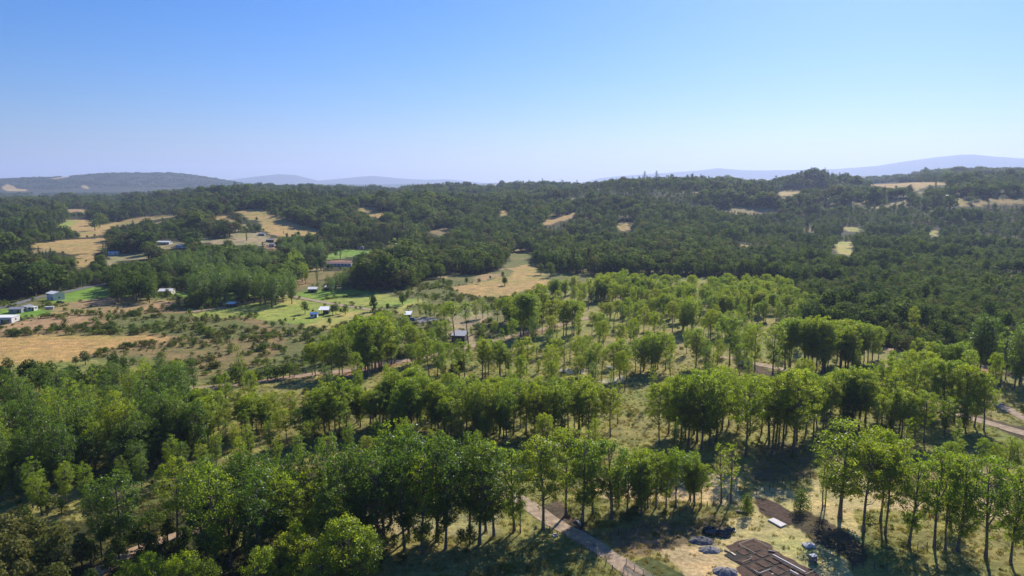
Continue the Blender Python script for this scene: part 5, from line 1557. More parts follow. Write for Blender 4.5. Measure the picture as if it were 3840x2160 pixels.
hlist('behind the paddocks', 'dark round tree', 'round', TC, [(420, 150, 45), (670, 480, 355, 0.8), (690, 560, 470), (850, 540, 470), (1040, 470, 330), (1110, 410, 300), (950, 360, 280), (1560, 240, 130), (1850, 220, 130), (2010, 215, 140), (2340, 240, 130)])
hlist('behind the grey yard', 'tall grey thin tree', 'thin', TC, [(1240, 500, 320), (1300, 510, 330), (1380, 520, 340), (1420, 500, 330), (1180, 580, 480), (1120, 580, 490), (1600, 420, 260), (1700, 430, 290), (1800, 430, 310), (1930, 420, 330)])
hlist('in the shaded gap behind the clay track', 'dark tree', 'round', TE, [(60, 720, 380), (130, 740, 420), (350, 720, 500), (420, 730, 480), (20, 700, 400), (240, 730, 450)])
hlist('left of the middle clearing', 'large olive bush', 'round_olive', TC, [(1760, 1420, 1180, 1.35), (1680, 1400, 1230, 1.2)])
hlist('on the building plot', 'round glossy bush tree', 'ball', BR, [(390, 855, 640, 0.95)])
hlist('beside the black plastic heap', 'small green tree', 'ball', SITE, [(1285, 420, 135, 0.72)])
hlist('among the dark wood on the right', 'yellow-green tree', 'poplar_bright', TH, [(950, 640, 160, 0.8)])
hlist('in the hedge left of the clay track', 'leafy hedge bush', 'low_green', TB, [(1640, 390, 190, 1.3), (1560, 400, 210, 1.3), (1460, 410, 230, 1.2), (1360, 425, 230, 1.2), (1250, 430, 270), (1160, 440, 290), (760, 490, 320, 1.2), (680, 505, 360), (960, 470, 230), (1000, 480, 200), (880, 490, 380), (1350, 250, 125), (1230, 240, 120), (1450, 230, 140)])
hlist('at the lower left corner', 'olive bush tree', 'low_olive', BL, [(130, 1240, 950, 1.1), (380, 1200, 1000), (240, 1180, 900, 1.1), (520, 1160, 950), (40, 1300, 1000), (60, 1160, 980)])
hlist('under the trees at lower left', 'dark leafy bush', 'low', BL, [(650, 1400, 1230), (1350, 1040, 850, 1.2), (1450, 1010, 860), (1880, 1190, 1030), (1820, 1200, 1060), (240, 980, 790), (430, 900, 680), (560, 880, 740), (1400, 1180, 1060, 1.3), (1500, 1190, 1080), (1180, 1160, 1000), (1700, 1160, 1000)])
hlist('in the shade of the dark grove', 'dark leafy bush', 'low', BM, [(1640, 1180, 1000), (1800, 1170, 990), (2080, 1180, 990), (2000, 1170, 1010), (1500, 1200, 1060), (1400, 1180, 1050)])

hgrove('in the thicket at the lower left corner', 'olive thicket tree', 'round_olive', [(-60, 1930), (100, 1922), (250, 1945), (310, 1985), (300, 2080), (-60, 2110)], 8.5, 4.6, wide=1.0)
hgrove('under the lower left poplars', 'dark thicket tree', 'round', [(300, 2000), (480, 1960), (640, 1925), (760, 1990), (700, 2080), (420, 2140), (300, 2120)], 5.5, 5.0, wide=1.1)
hgrove('beyond the left grove', 'dark thicket tree', 'round', [(-60, 1355), (110, 1350), (300, 1345), (430, 1360), (300, 1400), (-60, 1420)], 10.5, 6.5, wide=1.0)

hidx = 0
for (desc, kw, kd, ts) in H_TREES:
    rows = sorted([(project(t[0], t[1], t[2])[0], t) for t in ts], key=lambda q: q[0])
    for i, (p_, t) in enumerate(rows):
        o = ordinal(i, len(rows))
        lab = (kw + ', ' + ('the ' if o in ('leftmost', 'rightmost') else '') + o + ' ' + desc) if o else kw + ' ' + desc
        nm = 'thicket_tree' if 'thicket' in kw else 'tall_tree' if 'tall tree' in kw or 'leafy tree' in kw else 'conifer_tree' if kd == 'conifer' else 'hedge_tree' if kd == 'hedge' else 'column_poplar' if kd == 'column' else 'bush' if kd.startswith('low') or kd == 'ball' else 'garden_tree'
        plant(nm, kd, t[0], t[1], t[2], t[3], lab, 'bush' if nm == 'bush' else 'tree', kw + 's ' + desc, t[4])
        hidx += 1
print('HTREES', hidx)

# ---------------------------------------------------------------- scrub: bushes one can pick out, and low growth
bushes = []
for (zx, zy, zw) in [(545, 350, 70), (610, 330, 50), (805, 315, 60), (850, 312, 70), (900, 310, 60), (380, 345, 60), (430, 342, 60), (480, 338, 60), (290, 342, 30), (590, 412, 62), (725, 452, 62), (770, 412, 60), (620, 492, 70), (670, 490, 60),
        (800, 492, 60), (850, 492, 70), (900, 488, 50), (990, 392, 80), (1060, 342, 40), (1110, 312, 50), (1220, 302, 50), (1260, 298, 50), (1360, 292, 50), (1410, 288, 40), (890, 422, 40), (980, 482, 60), (1030, 478, 50), (1200, 492, 60), (1250, 490, 60), (1420, 382, 30),
        (1410, 490, 70), (1490, 512, 60), (1560, 472, 60), (1620, 470, 70), (1680, 465, 60), (1650, 382, 60), (1700, 380, 60), (1720, 332, 70), (1560, 262, 60), (1620, 258, 60), (1690, 255, 60), (1870, 352, 60), (1920, 350, 50), (1780, 462, 60), (1830, 460, 60), (1890, 455, 60),
        (2090, 352, 50), (2130, 350, 50), (1990, 492, 60), (1680, 522, 60), (1740, 520, 60), (1780, 572, 60), (1830, 568, 50), (1620, 562, 50), (2000, 592, 70), (2240, 472, 60), (2280, 332, 60), (2320, 330, 60), (2320, 502, 70), (2380, 500, 70), (1170, 612, 60), (1220, 605, 50),
        (1280, 595, 60), (1330, 585, 50), (900, 662, 60), (950, 655, 50), (1020, 640, 40), (1080, 625, 40), (210, 462, 40), (330, 462, 50), (1450, 690, 60), (1900, 690, 50), (2080, 670, 60), (2350, 640, 60), (40, 240, 40), (70, 215, 30), (390, 210, 40), (440, 225, 50), (300, 195, 40), (510, 245, 60), (590, 280, 40), (660, 300, 50), (700, 312, 60), (740, 310, 50), (140, 360, 50), (200, 370, 40), (50, 400, 50)]:
    bushes.append((T5[0] + zx / 2.415, T5[1] + zy / 2.415, zw / 2.415))
for (zx, zy, zw) in [(20, 200, 40), (90, 218, 50), (140, 225, 40), (360, 252, 40), (410, 258, 40), (490, 238, 30), (20, 320, 50), (80, 345, 60), (150, 330, 60), (250, 432, 90), (190, 432, 70), (320, 385, 80), (400, 360, 70), (470, 350, 70), (550, 335, 70), (620, 345, 60), (680, 355, 60), (370, 505, 40), (160, 522, 60), (500, 440, 60), (560, 430, 60), (300, 300, 60), (380, 300, 60), (1050, 145, 40), (1090, 140, 40), (990, 30, 30), (1040, 25, 30), (960, 38, 30),
        (210, 640, 70), (160, 640, 60), (120, 640, 60)]:
    bushes.append((T6[0] + zx / 2.415, T6[1] + zy / 2.415, zw / 2.415))
for i in range(22):
    t = i / 21
    bushes.append((T6[0] + (740 + 330 * t) / 2.415, T6[1] + (62 - 45 * t) / 2.415, 9))
bl = []
for (px, py, w) in bushes:
    x, y, z = ground(px, py)
    sl = math.hypot(math.hypot(x, y), CAM_H)
    bl.append((px, py, x, y, z, max(1.2, w / F_PX * sl)))
def bush_zone(px, py):
    if 1200 <= px < 1350 and py < 1130: return 'in the sapling row between the paddocks'
    if py < 1175: return 'around the left lawns' if px < 400 else 'at the top of the scrubland'
    if py < 1215: return 'in the upper scrub' if px < 520 else 'in the middle scrub'
    if py < 1262: return 'along the tan field edge' if px < 520 else 'in the lower scrub' if px < 900 else 'in the scrub before the pasture'
    return 'in the scrub strip below the tan field'
gz = {}
for b in bl: gz.setdefault(bush_zone(b[0], b[1]), []).append(b)
for zn, bs in gz.items():
    bs.sort(key=lambda b: b[0])
    for i, b in enumerate(bs):
        k = random.choice(['shrub', 'shrub', 'shrub_dark', 'shrub_olive'])
        w = b[5]
        h = w * random.uniform(0.6, 0.95)
        o = ordinal(i, len(bs))
        size = 'large' if w > 6.5 else 'small' if w < 3.5 else 'mid-sized'
        kw = {'shrub': 'green', 'shrub_dark': 'dark green', 'shrub_olive': 'olive'}[k]
        plant('shrub', k, b[2], b[3], b[4], h, '%s %s shrub, %s%s %s' % (size, kw, 'the ' if 'most' in o else '', o, zn), 'shrub', 'shrubs ' + zn, w / (h * 1.42))

# ---------------------------------------------------------------- low growth and grass
def near_road(x, y, m=0.6):
    bad = np.zeros(x.shape, bool)
    for (C, w) in ROADS:
        for i in range(0, len(C), 2):
            bad |= (x - C[i, 0]) ** 2 + (y - C[i, 1]) ** 2 < (w / 2 + m) ** 2
    return bad

def land_at(x, y):
    return land_colour(x, y, height(x, y))

def is_col(c, ref):
    return np.abs(c - np.array(ref)).sum(-1) < 1e-6

def polar_points(n, r0, r1, a=39.0, seed=1):
    rng = np.random.default_rng(seed)
    r = np.sqrt(rng.uniform(r0 * r0, r1 * r1, n)); t = rng.uniform(R(-a), R(a), n)
    return r * np.sin(t), r * np.cos(t), rng

items = []
x, y, rng = polar_points(15000, 120, 560, seed=3)
c = land_at(x, y)
dens = 0.06 + 0.5 * is_col(c, SCRUB) + 0.75 * is_col(c, SCRUBG) + 0.22 * is_col(c, OLIVE) + 0.5 * is_col(c, FLOOR) + 0.1 * is_col(c, TUFT)
dens = np.where(is_col(c, TANO) | is_col(c, LAWN) | is_col(c, PAST) | is_col(c, PASTY) | is_col(c, STRAW) | is_col(c, SAND) | is_col(c, REDD) | is_col(c, SOIL) | is_col(c, TAN), 0.004, dens)
dens *= 2.6 * smooth((0.65 * vnoise(x, y, 17, 77) + 0.35 * vnoise(x, y, 7, 79) - 0.36) / 0.3) + 0.05
ok = (rng.random(len(x)) < dens) & ~near_road(x, y)
z = height(x, y)
for i in np.nonzero(ok)[0]:
    k = ['shrub', 'shrub_dark', 'shrub_olive', 'shrub_olive'][rng.integers(0, 4)]
    items.append((k, float(x[i]), float(y[i]), float(z[i]), float(0.5 + 2.8 * rng.random() ** 1.6 if (is_col(c[i], SCRUB) or is_col(c[i], SCRUBG)) else rng.uniform(0.5, 1.9)), float(rng.uniform(0.9, 1.5))))
mass('undergrowth', 'under', items, 'low bushy undergrowth scattered over scrubland and plantation floor', 'undergrowth')
print('UNDER', len(items))

M_DRYGRASS = leaf_mat('dry_grass_blades', (0.40, 0.33, 0.11), (0.27, 0.28, 0.07), (1.2, 1.1, 0.8), 0.35, 0.8, 0.1)
def make_tuft(seed, H=0.55, W=0.9, n=34):
    rng = np.random.default_rng(seed)
    v = []; f = []
    for i in range(n):
        a = rng.uniform(0, 6.28); r0 = W * 0.5 * math.sqrt(rng.random()); bx, byy = r0 * math.cos(a), r0 * math.sin(a)
        b = rng.uniform(0, 6.28); le = rng.uniform(0.15, 0.5) * H; h = H * rng.uniform(0.5, 1.0); w = 0.05
        dx, dy = math.cos(b), math.sin(b)
        v += [(bx - dy * w, byy + dx * w, 0), (bx + dy * w, byy - dx * w, 0), (bx + dx * le + dy * w * 0.3, byy + dy * le - dx * w * 0.3, h), (bx + dx * le - dy * w * 0.3, byy + dy * le + dx * w * 0.3, h)]
        f += [4 * i, 4 * i + 1, 4 * i + 2, 4 * i + 3]
    me = set_mesh('tuft', np.array(v), np.array(f), 4)
    at = me.attributes.new('rnd', 'FLOAT', 'FACE'); at.data.foreach_set('value', rng.random(n).astype(np.float32))
    me.materials.append(M_DRYGRASS)
    return me
col = bpy.data.collections.new('forms_grass')
for i in range(4):
    o = bpy.data.objects.new('form_grass_%03d' % i, make_tuft(500 + i)); col.objects.link(o)
PROTO_COLS['grass'] = (col, {'tuft': (0, 4, 0.55)})
x, y, rng = polar_points(42000, 118, 330, seed=5)
c = land_at(x, y)
dens = np.where(is_col(c, GRASS), 0.6, np.where(is_col(c, OLIVE), 0.7, np.where(is_col(c, STRAW), 0.10, np.where(is_col(c, TUFT), 0.6, np.where(is_col(c, FLOOR), 0.35, 0.05)))))
dens *= 0.4 + 1.2 * vnoise(x, y, 9, 78)
ok = (rng.random(len(x)) < dens) & ~near_road(x, y, 0.3)
px, py = project(x, y, height(x, y))
ok &= ~inside(px, py, tile(*SITE, [(1000, 800), (1380, 690), (1560, 760), (2200, 1159), (2300, 1350), (1100, 1350), (1150, 1000)]))
z = height(x, y)
items = [('tuft', float(x[i]), float(y[i]), float(z[i]) + 0.08, float(rng.uniform(0.2, 0.5)), float(rng.uniform(1.0, 1.9))) for i in np.nonzero(ok)[0]]
mass('grass', 'grass', items, 'rough dry yellow-green grass on the plantation floor', 'grass')
print('GRASS', len(items))
# ---------------------------------------------------------------- building plot at the lower right
def sp(zx, zy, lift=0.0):
    x, y, z = ground(SITE[0] + zx / SITE[2], SITE[1] + zy / SITE[2])
    return Vector((x, y, z + lift))
def bc(zx, zy):
    return Vector(ground(BC[0] + zx / BC[2], BC[1] + zy / BC[2]))
def br(zx, zy):
    return Vector(ground(BR[0] + zx / BR[2], BR[1] + zy / BR[2]))

M_CONC = simple_mat('pale_concrete', (0.62, 0.58, 0.56), 0.85, var=0.08, scale=1.2, bump=0.01)
M_CONCG = simple_mat('grey_concrete', (0.42, 0.42, 0.41), 0.85, var=0.12, scale=2.0)
M_DUG = simple_mat('dug_soil', (0.085, 0.058, 0.045), 0.97, var=0.35, scale=1.1, spec=0.08, bump=0.12)
M_DUGL = simple_mat('scraped_soil', (0.105, 0.070, 0.052), 0.97, var=0.3, scale=0.8, spec=0.08, bump=0.08)
M_STONE = simple_mat('gravel_heap', (0.23, 0.22, 0.215), 0.95, var=0.4, scale=3.5, spec=0.15, bump=0.1)
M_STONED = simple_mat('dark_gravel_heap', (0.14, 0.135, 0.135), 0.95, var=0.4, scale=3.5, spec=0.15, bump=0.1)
M_PLASTIC = simple_mat('black_plastic', (0.012, 0.012, 0.016), 0.12, var=0.2, scale=1.0, spec=0.7)
M_TIMBER = simple_mat('pale_timber', (0.62, 0.52, 0.38), 0.8, var=0.2, scale=2.0)
M_TIMBW = simple_mat('white_timber', (0.68, 0.64, 0.60), 0.7, var=0.1, scale=2.0)
M_TIMBG = simple_mat('grey_timber', (0.22, 0.18, 0.15), 0.9, var=0.3, scale=2.0)
M_BED = simple_mat('garden_bed_green', (0.085, 0.10, 0.032), 0.95, var=0.35, scale=0.9, spec=0.1, bump=0.1)
M_POST = simple_mat('fence_post_wood', (0.10, 0.08, 0.062), 0.95, var=0.3, scale=3.0)
M_WIRE = simple_mat('fence_wire', (0.12, 0.11, 0.10), 0.7, 0.2, var=0.1)

# draped patches of bare ground
def patch(name, pts, m, lift=0.09, n=26, bumpy=0.0):
    """irregular sheet laid on the ground inside a polygon of ground points"""
    xs = [p[0] for p in pts]; ys = [p[1] for p in pts]
    gx = np.linspace(min(xs), max(xs), n); gy = np.linspace(min(ys), max(ys), n)
    X, Y = np.meshgrid(gx, gy)
    Z = height(X, Y) + lift + (vnoise(X, Y, 1.3, 91) - 0.5) * bumpy
    cx = (X[:-1, :-1] + X[1:, 1:]) / 2 + (vnoise(X[:-1, :-1], Y[:-1, :-1], 2, 92) - 0.5) * 1.2
    cyy = (Y[:-1, :-1] + Y[1:, 1:]) / 2 + (vnoise(X[:-1, :-1], Y[:-1, :-1], 2, 93) - 0.5) * 1.2
    inn = inside(cx, cyy, [(p[0], p[1]) for p in pts])
    F = []
    for i, j in zip(*np.nonzero(inn)):
        F += [i * n + j, i * n + j + 1, (i + 1) * n + j + 1, (i + 1) * n + j]
    me = set_mesh(name, np.stack([X, Y, Z], -1).reshape(-1, 3), np.array(F), 4)
    me.polygons.foreach_set('use_smooth', np.ones(len(me.polygons), dtype=bool))
    me.materials.append(m)
    o = link(bpy.data.objects.new(name, me))
    o['kind'] = 'structure'
    return o
patch('scraped_ground', [sp(*q) for q in [(1010, 800), (1150, 750), (1380, 700), (1530, 760), (1720, 900), (2180, 1159), (2400, 1330), (1250, 1330), (1180, 1060), (1250, 1000), (1130, 920)]], M_DUGL, 0.06, 120, 0.08)
patch('garden_bed', [sp(*q) for q in [(-60, 985), (40, 935), (110, 925), (270, 1000), (540, 1159), (760, 1330), (100, 1330), (0, 1120)]], M_BED, 0.08, 90, 0.14)
patch('tilled_ground', [sp(*q) for q in [(1395, 235), (1520, 230), (1720, 310), (1810, 380), (1830, 520), (1790, 555), (1560, 450), (1430, 320)]], M_DUG, 0.10, 90, 0.10)

# excavation: blocks of left-standing soil with trenches between them
O = sp(1370, 800); far_ = sp(1990, 1140)
d2 = Vector((far_.x - O.x, far_.y - O.y, 0)); LEN = d2.length; d2.normalize()
d1 = Vector((d2.y, -d2.x, 0))
if (sp(1280, 1060) - O).dot(d1) < 0: d1 = -d1
WID = abs((sp(1280, 1060) - O).dot(d1))
ex = thing('excavation', (O.x, O.y, O.z), 'dark foundation excavation with soil cells between trenches', 'excavation')
def cell(u0, u1, v0, v1, hgt):
    b = MB(); n = 5
    def P(u, v, z):
        q = O + d2 * u + d1 * v
        e = 0.3
        ox = (float(vnoise(np.array([q.x * 3]), np.array([q.y * 3]), 1.5, 95)[0]) - 0.5) * e
        return (q.x - O.x + ox, q.y - O.y + ox, hz(q.x, q.y) - O.z + z)
    top = [[P(u0 + (u1 - u0) * i / n, v0 + (v1 - v0) * j / n, hgt + (random.random() - 0.5) * 0.08) for j in range(n + 1)] for i in range(n + 1)]
    for i in range(n):
        for j in range(n):
            b.poly([top[i][j], top[i + 1][j], top[i + 1][j + 1], top[i][j + 1]])
    rim = [top[i][0] for i in range(n + 1)] + [top[n][j] for j in range(1, n + 1)] + [top[i][n] for i in range(n - 1, -1, -1)] + [top[0][j] for j in range(n - 1, 0, -1)]
    for i in range(len(rim)):
        a, c_ = rim[i], rim[(i + 1) % len(rim)]
        b.poly([(a[0], a[1], -0.1), (c_[0], c_[1], -0.1), c_, a])
    b.build('soil_cell', M_DUGL, ex)
us = [-0.4, LEN * 0.18, LEN * 0.37, LEN * 0.62, LEN * 0.86, LEN * 1.1]
vs_ = [-0.2, WID * 0.34, WID * 0.66, WID * 1.02]
for i in range(5):
    for j in range(3):
        if i == 0 and j == 2: continue
        cell(us[i] + 0.34, us[i + 1] - 0.34, vs_[j] + 0.34, vs_[j + 1] - 0.34, 0.2 + 0.02 * ((i * 2 + j) % 3))
b = MB()
b.poly([tuple(Vector((q.x - O.x, q.y - O.y, hz(q.x, q.y) - O.z + 0.13))) for q in [O + d2 * us[0] + d1 * vs_[0], O + d2 * us[-1] + d1 * vs_[0], O + d2 * us[-1] + d1 * vs_[-1], O + d2 * us[0] + d1 * vs_[-1]]])
b.build('trench_floor', simple_mat('trench_shade_colour', (0.016, 0.012, 0.010), 0.9, var=0.3, scale=1.0), ex)  # shallow floor; the shade of deep trenches is put into its near-black colour

def bars(name, pts, w, hgt, m, label, category, posts=True, part='rail'):
    """string-line frame: rails on short pegs"""
    base = pts[0]
    e = thing(name, (base.x, base.y, base.z), label, category)
    for i in range(len(pts) - 1):
        b = MB(); b.bar(pts[i] - base + Vector((0, 0, hgt)), pts[i + 1] - base + Vector((0, 0, hgt)), w, w * 1.2); b.build(part, m, e)
    if posts:
        for p in pts:
            q = p - base
            b = MB(); b.box((q.x, q.y, q.z - 0.1), (w * 1.1, w * 1.1, hgt + 0.32)); b.build('peg', m, e)
    return e
bars('batter_board', [sp(1190, 790), sp(1370, 728), sp(1545, 822)], 0.06, 0.4, M_TIMBER, 'pale string-line frame around the upper corner of the excavation', 'batter board')
bars('batter_board', [sp(1190, 790), sp(1390, 905)], 0.06, 0.4, M_TIMBER, 'pale string-line board along the left trench of the excavation', 'batter board')
bars('batter_board', [sp(1235, 1010), sp(1345, 968), sp(1335, 935)], 0.06, 0.4, M_TIMBER, 'short pale corner board left of the middle trench', 'batter board')
bars('batter_board', [sp(1370, 1110), sp(1440, 1150), sp(1580, 1098)], 0.07, 0.45, M_TIMBW, 'white V-shaped corner board at the near end of the excavation', 'batter board')
bars('batter_board', [sp(1990, 1160), sp(2105, 1108)], 0.06, 0.35, M_TIMBER, 'pale board across the far right end of the excavation', 'batter board')
bars('white_beam', [sp(1605, 940, 0.4), sp(1810, 1050, 0.4), sp(1995, 1152, 0.4)], 0.2, 0.25, M_TIMBW, 'long white beam lying along the excavation', 'beam', posts=False, part='beam')
bars('white_beam', [sp(1810, 1130, 0.4), sp(1910, 1185, 0.4)], 0.2, 0.3, M_TIMBW, 'short white beam at the bottom edge of the excavation', 'beam', posts=False, part='beam')
def plank(name, p, q, w, h, m, label):
    b = MB(); b.bar(Vector((0, 0, h / 2)), q - p + Vector((0, 0, h / 2)), w, h)
    o = b.build(name, m); o.location = p
    tag(o, label, 'plank')
plank('plank', sp(1548, 862), sp(1632, 876), 0.4, 0.3, M_TIMBG, 'grey plank lying at the upper right trench')
plank('plank', sp(1555, 1128), sp(1612, 1142), 0.16, 0.14, M_TIMBW, 'small white plank near the bottom edge of the excavation')
plank('plank', sp(1100, 886), sp(1152, 922), 0.4, 0.3, M_TIMBER, 'pale broken plank on the left edge of the scraped soil')
plank('plank', sp(1020, 850), sp(1100, 888), 0.3, 0.25, M_TIMBG, 'dark plank on the left edge of the scraped soil')
ts = thing('timber_stack', tuple(sp(1235, 395)), 'grey stack of boards under the small green tree', 'timber stack', None, R(-25))
for k in range(7):
    b = MB(); b.box(((k % 3 - 1) * 0.05, (k % 3 - 1) * 0.34, (k // 3) * 0.16), (2.6 - 0.15 * (k % 2), 0.3, 0.14)); b.build('board', M_TIMBG, ts)

def quad_slab(name, zs, t, m, label, category, lift=0.05):
    P = [sp(*q) for q in zs]
    c = sum(P, Vector()) / 4
    b = MB()
    b.slab([p - c + Vector((0, 0, lift)) for p in P][::-1] if ((P[1] - P[0]).cross(P[3] - P[0])).z < 0 else [p - c + Vector((0, 0, lift)) for p in P], t)
    o = b.build(name, m); o.location = c
    bev = o.modifiers.new('bevel', 'BEVEL'); bev.width = 0.03; bev.segments = 1
    return tag(o, label, category)
quad_slab('concrete_slab', [(1542, 492), (1612, 470), (1770, 550), (1698, 580)], 0.28, M_CONC, 'pale rectangular concrete slab beside the tilled soil', 'slab')
lid = thing('tank_cover', tuple(sp(2038, 800)), 'white-rimmed grey concrete tank cover on the straw', 'tank cover', None, R(6))
b = MB(); b.box((0, 0, -0.05), (2.3, 1.7, 0.5)); b.build('rim', M_CONC, lid)
b = MB(); b.box((0.05, 0, 0.453), (1.9, 1.3, 0.08)); b.build('lid', M_CONCG, lid)
cr = thing('wooden_crate', tuple(sp(2090, 990)), 'small upright wooden box with a round opening on the straw', 'crate', None, R(12))
for (c_, s_) in (((0, 0.5, 0), (1.2, 0.08, 1.35)), ((-0.56, 0, 0), (0.08, 0.92, 1.35)), ((0.56, 0, 0), (0.08, 0.92, 1.35))):
    b = MB(); b.box(c_, s_); b.build('panel', M_TIMBG, cr)
b = MB(); b.box((0, 0, 1.353), (1.3, 1.15, 0.09)); b.build('top', M_TIMBW, cr)
b = MB(); b.box((-0.36, -0.5, 0), (0.4, 0.07, 1.35)); b.box((0.42, -0.5, 0), (0.24, 0.07, 1.35)); b.box((0.07, -0.5, 0.95), (0.46, 0.07, 0.4)); b.box((0.07, -0.5, 0), (0.46, 0.07, 0.3)); b.build('front_panel', M_TIMBG, cr)
b = MB(); b.cyl((0.07, -0.46, 0.62), 0.2, 0.1, 12, axis='y'); b.build('drum', M_CONC, cr)

def heap(name, zx, zy, wz, hgt, m, label, category, seed, rough=0.34, squash=0.75):
    p = sp(zx, zy)
    sl = math.hypot(math.hypot(p.x, p.y), CAM_H)
    rad = wz / SITE[2] / F_PX * sl / 2
    nr, na = 16, 34
    V = [(0, 0, hgt)]
    for i in range(1, nr + 1):
        for j in range(na):
            a = 2 * math.pi * j / na; t = i / nr
            w = 1 + 0.22 * (float(vnoise(np.array([math.cos(a) * 2 + seed]), np.array([math.sin(a) * 2 + seed]), 0.7, seed)[0]) - 0.5) * 2
            x, y = rad * t * w * math.cos(a), rad * t * w * math.sin(a) * squash
            prof = (1 - t) ** 0.85 * (1 - 0.25 * (1 - t) ** 3)
            z = hgt * prof + (float(vnoise(np.array([x]), np.array([y]), 0.45, seed)[0]) - 0.5) * rough * (1 - t * 0.6)
            if i == nr: z = -0.25
            V.append((x, y, z))
    F = [(0, 1 + j, 1 + (j + 1) % na) for j in range(na)]
    for i in range(nr - 1):
        for j in range(na):
            a0, a1 = 1 + i * na + j, 1 + i * na + (j + 1) % na
            F.append((a0, a0 + na, a1 + na, a1))
    b = MB(); b.v, b.f = V, F
    o = b.build(name, m, None, True); o.location = p
    return tag(o, label, category)
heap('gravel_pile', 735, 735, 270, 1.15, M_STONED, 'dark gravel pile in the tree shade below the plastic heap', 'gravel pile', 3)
heap('gravel_pile', 850, 850, 240, 1.0, M_STONE, 'grey gravel pile half in shade, beside the dark one', 'gravel pile', 5)
heap('gravel_pile', 1030, 1120, 285, 1.3, M_STONE, 'grey gravel pile in full sun at the bottom edge', 'gravel pile', 8)
ph = thing('plastic_heap', tuple(sp(950, 650)), 'heap of crumpled black plastic sheeting on the straw', 'plastic heap')
for (ox, oy, rad, hh, sd, sq, rzz) in ((-1.7, 0.35, 1.9, 1.35, 11, 0.6, -0.35), (0.6, -0.7, 1.9, 1.0, 12, 0.55, -0.35), (2.5, 0.9, 1.7, 0.9, 13, 0.6, 0.5), (1.2, -1.6, 0.8, 0.5, 14, 0.8, 0.2)):
    b = MB(); nr, na = 12, 28
    V = [(0, 0, hh)]
    for i in range(1, nr + 1):
        for j in range(na):
            a = 2 * math.pi * j / na; t = i / nr
            x, y = rad * t * math.cos(a), rad * t * math.sin(a) * sq
            z = hh * math.sqrt(max(0, 1 - t ** 2.2)) + (float(vnoise(np.array([x + sd]), np.array([y]), 0.24, sd)[0]) - 0.5) * 0.7
            if i == nr: z = -0.2
            V.append((x * math.cos(rzz) - y * math.sin(rzz) + ox, x * math.sin(rzz) + y * math.cos(rzz) + oy, z))
    F = [(0, 1 + j, 1 + (j + 1) % na) for j in range(na)]
    for i in range(nr - 1):
        for j in range(na):
            a0, a1 = 1 + i * na + j, 1 + i * na + (j + 1) % na
            F.append((a0, a0 + na, a1 + na, a1))
    b.v, b.f = V, F
    b.build('plastic_sheet', M_PLASTIC, ph)
b = MB(); b.bar(Vector((1.9, -0.1, 0.15)), Vector((4.0, 0.9, 0.2)), 0.3, 0.2); b.build('white_edge', M_CONC, ph)

# ---------------------------------------------------------------- fences
def post_fence(pts, spacing, hgt, label, wires=3, pw=0.13):
    C = spline([(p.x, p.y) for p in pts], 0.25)
    seg = np.concatenate([[0], np.cumsum(np.linalg.norm(np.diff(C, axis=0), axis=1))])
    n = max(2, int(seg[-1] / spacing))
    base = Vector((C[0][0], C[0][1], hz(*C[0])))
    e = thing('post_fence', tuple(base), label, 'fence')
    tops = []
    for i in range(n + 1):
        s = seg[-1] * i / n
        x = float(np.interp(s, seg, C[:, 0])) + random.gauss(0, 0.06); y = float(np.interp(s, seg, C[:, 1])) + random.gauss(0, 0.06)
        z = hz(x, y) - base.z
        h = hgt * random.uniform(0.88, 1.12)
        b = MB(); b.bar(Vector((x - base.x, y - base.y, z - 0.2)), Vector((x - base.x + random.gauss(0, 0.05), y - base.y + random.gauss(0, 0.05), z + h)), pw); b.build('post', M_POST, e)
        tops.append(Vector((x - base.x, y - base.y, z)))
    for k in range(wires):
        b = MB()
        for i in range(n):
            b.bar(tops[i] + Vector((0, 0, hgt * (0.3 + 0.3 * k))), tops[i + 1] + Vector((0, 0, hgt * (0.3 + 0.3 * k))), 0.014)
        b.build('wire', M_WIRE, e)
    return e
post_fence([bc(1180, 1100), bc(1310, 1062), bc(1460, 1015), bc(1600, 975), bc(1760, 925), bc(1900, 872), bc(2050, 825), bc(2240, 770)], 2.1, 1.45, 'post and wire fence in front of the small poplar row')
post_fence([br(0, 712), br(90, 685), br(210, 615), br(350, 590), br(480, 565)], 2.2, 1.4, 'post and wire fence crossing the shaded clearing')
post_fence([br(1360, 1200), br(1500, 1205), br(1580, 1180), br(1660, 1160)], 1.9, 1.4, 'short fence of dark posts below the front right row')
post_fence([br(1480, 900), br(1580, 915), br(1640, 930)], 2.2, 1.5, 'short fence between the front right trunks')
post_fence([bc(560, 1010), bc(700, 1085), bc(900, 1200), bc(1080, 1310), bc(1200, 1400)], 2.4, 1.3, 'post and wire fence along the left side of the gravel road')
post_fence([br(1300, 1420), br(1000, 1380), br(860, 1400)], 2.0, 1.3, 'dark post fence in the tree shade at the bottom edge')

def rail_fence(p, q, label):
    e = thing('rail_fence', tuple(p), label, 'fence')
    d = q - p; n = max(3, int(d.length / 2.0))
    for i in range(n + 1):
        t = p + d * i / n
        z = hz(t.x, t.y)
        b = MB(); b.box((t.x - p.x, t.y - p.y, z - p.z - 0.1), (0.15, 0.15, 1.45)); b.build('post', M_TIMBER, e)
    for k in range(4):
        b = MB()
        a_ = Vector((0, 0, 0.3 + 0.3 * k)); c_ = Vector((d.x, d.y, hz(q.x, q.y) - p.z + 0.3 + 0.3 * k))
        nn = Vector((d.y, -d.x, 0)).normalized() * 0.11
        b.bar(a_ + nn, c_ + nn, 0.05, 0.13); b.build('rail', M_TIMBER, e)
rail_fence(bc(1325, 1340), bc(1560, 1490), 'pale wooden rail fence beside the gravel road at the bottom edge')
rail_fence(bc(1300, 1420), bc(1420, 1500), 'pale rail gate in the shade at the end of the gravel road')

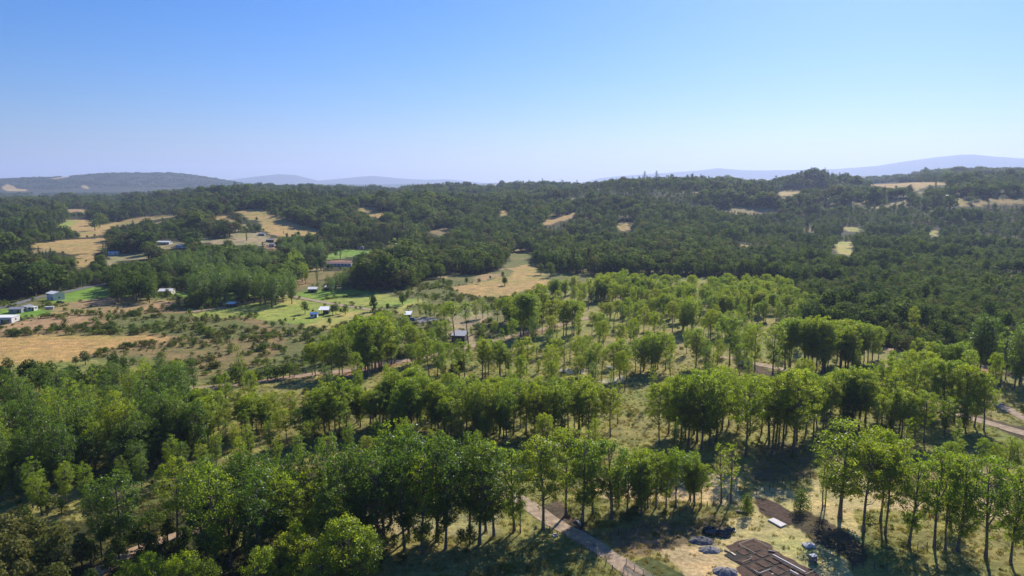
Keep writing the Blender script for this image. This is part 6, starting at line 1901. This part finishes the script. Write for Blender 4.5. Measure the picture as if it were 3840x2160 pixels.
# small things beside the road
mh_ = thing('manhole', tuple(bc(680, 1085)), 'dark pit with a pale square frame beside the gravel road', 'manhole', None, R(20))
b = MB()
for (cx, cyy, sx, sy) in ((0, 0.45, 1.1, 0.16), (0, -0.45, 1.1, 0.16), (0.47, 0, 0.16, 0.74), (-0.47, 0, 0.16, 0.74)): b.box((cx, cyy, -0.05), (sx, sy, 0.32))
b.build('frame', M_CONC, mh_)
b = MB(); b.box((0, 0, -0.05), (0.78, 0.74, 0.1)); b.build('pit', M_DUG, mh_)
bars('sawhorse', [bc(865, 955), bc(908, 990)], 0.22, 0.4, M_TIMBW, 'white timber trestle under the poplars right of the gravel road', 'trestle')
wt = heap('white_bag', (BR[0] + 1500 / BR[2] - SITE[0]) * SITE[2], (BR[1] + 1200 / BR[2] - SITE[1]) * SITE[2], 34, 0.7, M_WHITE, 'small white bag by the fence of dark posts', 'bag', 21, 0.1)
st = heap('field_stone', (BC[0] + 505 / BC[2] - SITE[0]) * SITE[2], (BC[1] + 1020 / BC[2] - SITE[1]) * SITE[2], 40, 0.9, M_STONE, 'grey boulder on the grass left of the gravel road', 'boulder', 22, 0.2)
# ---------------------------------------------------------------- haze
HB = 26000.0
zlo = float(GZ.min()) - 1.5
zhi = max(float(GZ.max()), CAM_H) + 15.0
vs = [(-HB, -HB, zlo), (HB, -HB, zlo), (HB, HB, zlo), (-HB, HB, zlo), (-HB, -HB, zhi), (HB, -HB, zhi), (HB, HB, zhi), (-HB, HB, zhi)]
fs = [(0, 3, 2, 1), (4, 5, 6, 7), (0, 1, 5, 4), (1, 2, 6, 5), (2, 3, 7, 6), (3, 0, 4, 7)]
hm = bpy.data.meshes.new('haze')
hm.from_pydata(vs, [], fs)
mh, nt = new_mat('haze_air')
pv = node(nt, 'ShaderNodeVolumePrincipled')
pv.inputs['Color'].default_value = (0.57, 0.69, 1.0, 1)
pv.inputs['Density'].default_value = 6.6e-5
pv.inputs['Anisotropy'].default_value = 0.3
ho = nt.nodes.new('ShaderNodeOutputMaterial')
nt.links.new(pv.outputs['Volume'], ho.inputs['Volume'])
hm.materials.append(mh)
haze = bpy.data.objects.new('haze', hm)
haze['kind'] = 'stuff'
haze['label'] = 'pale blue summer haze filling the whole valley'
haze['category'] = 'haze'
link(haze)
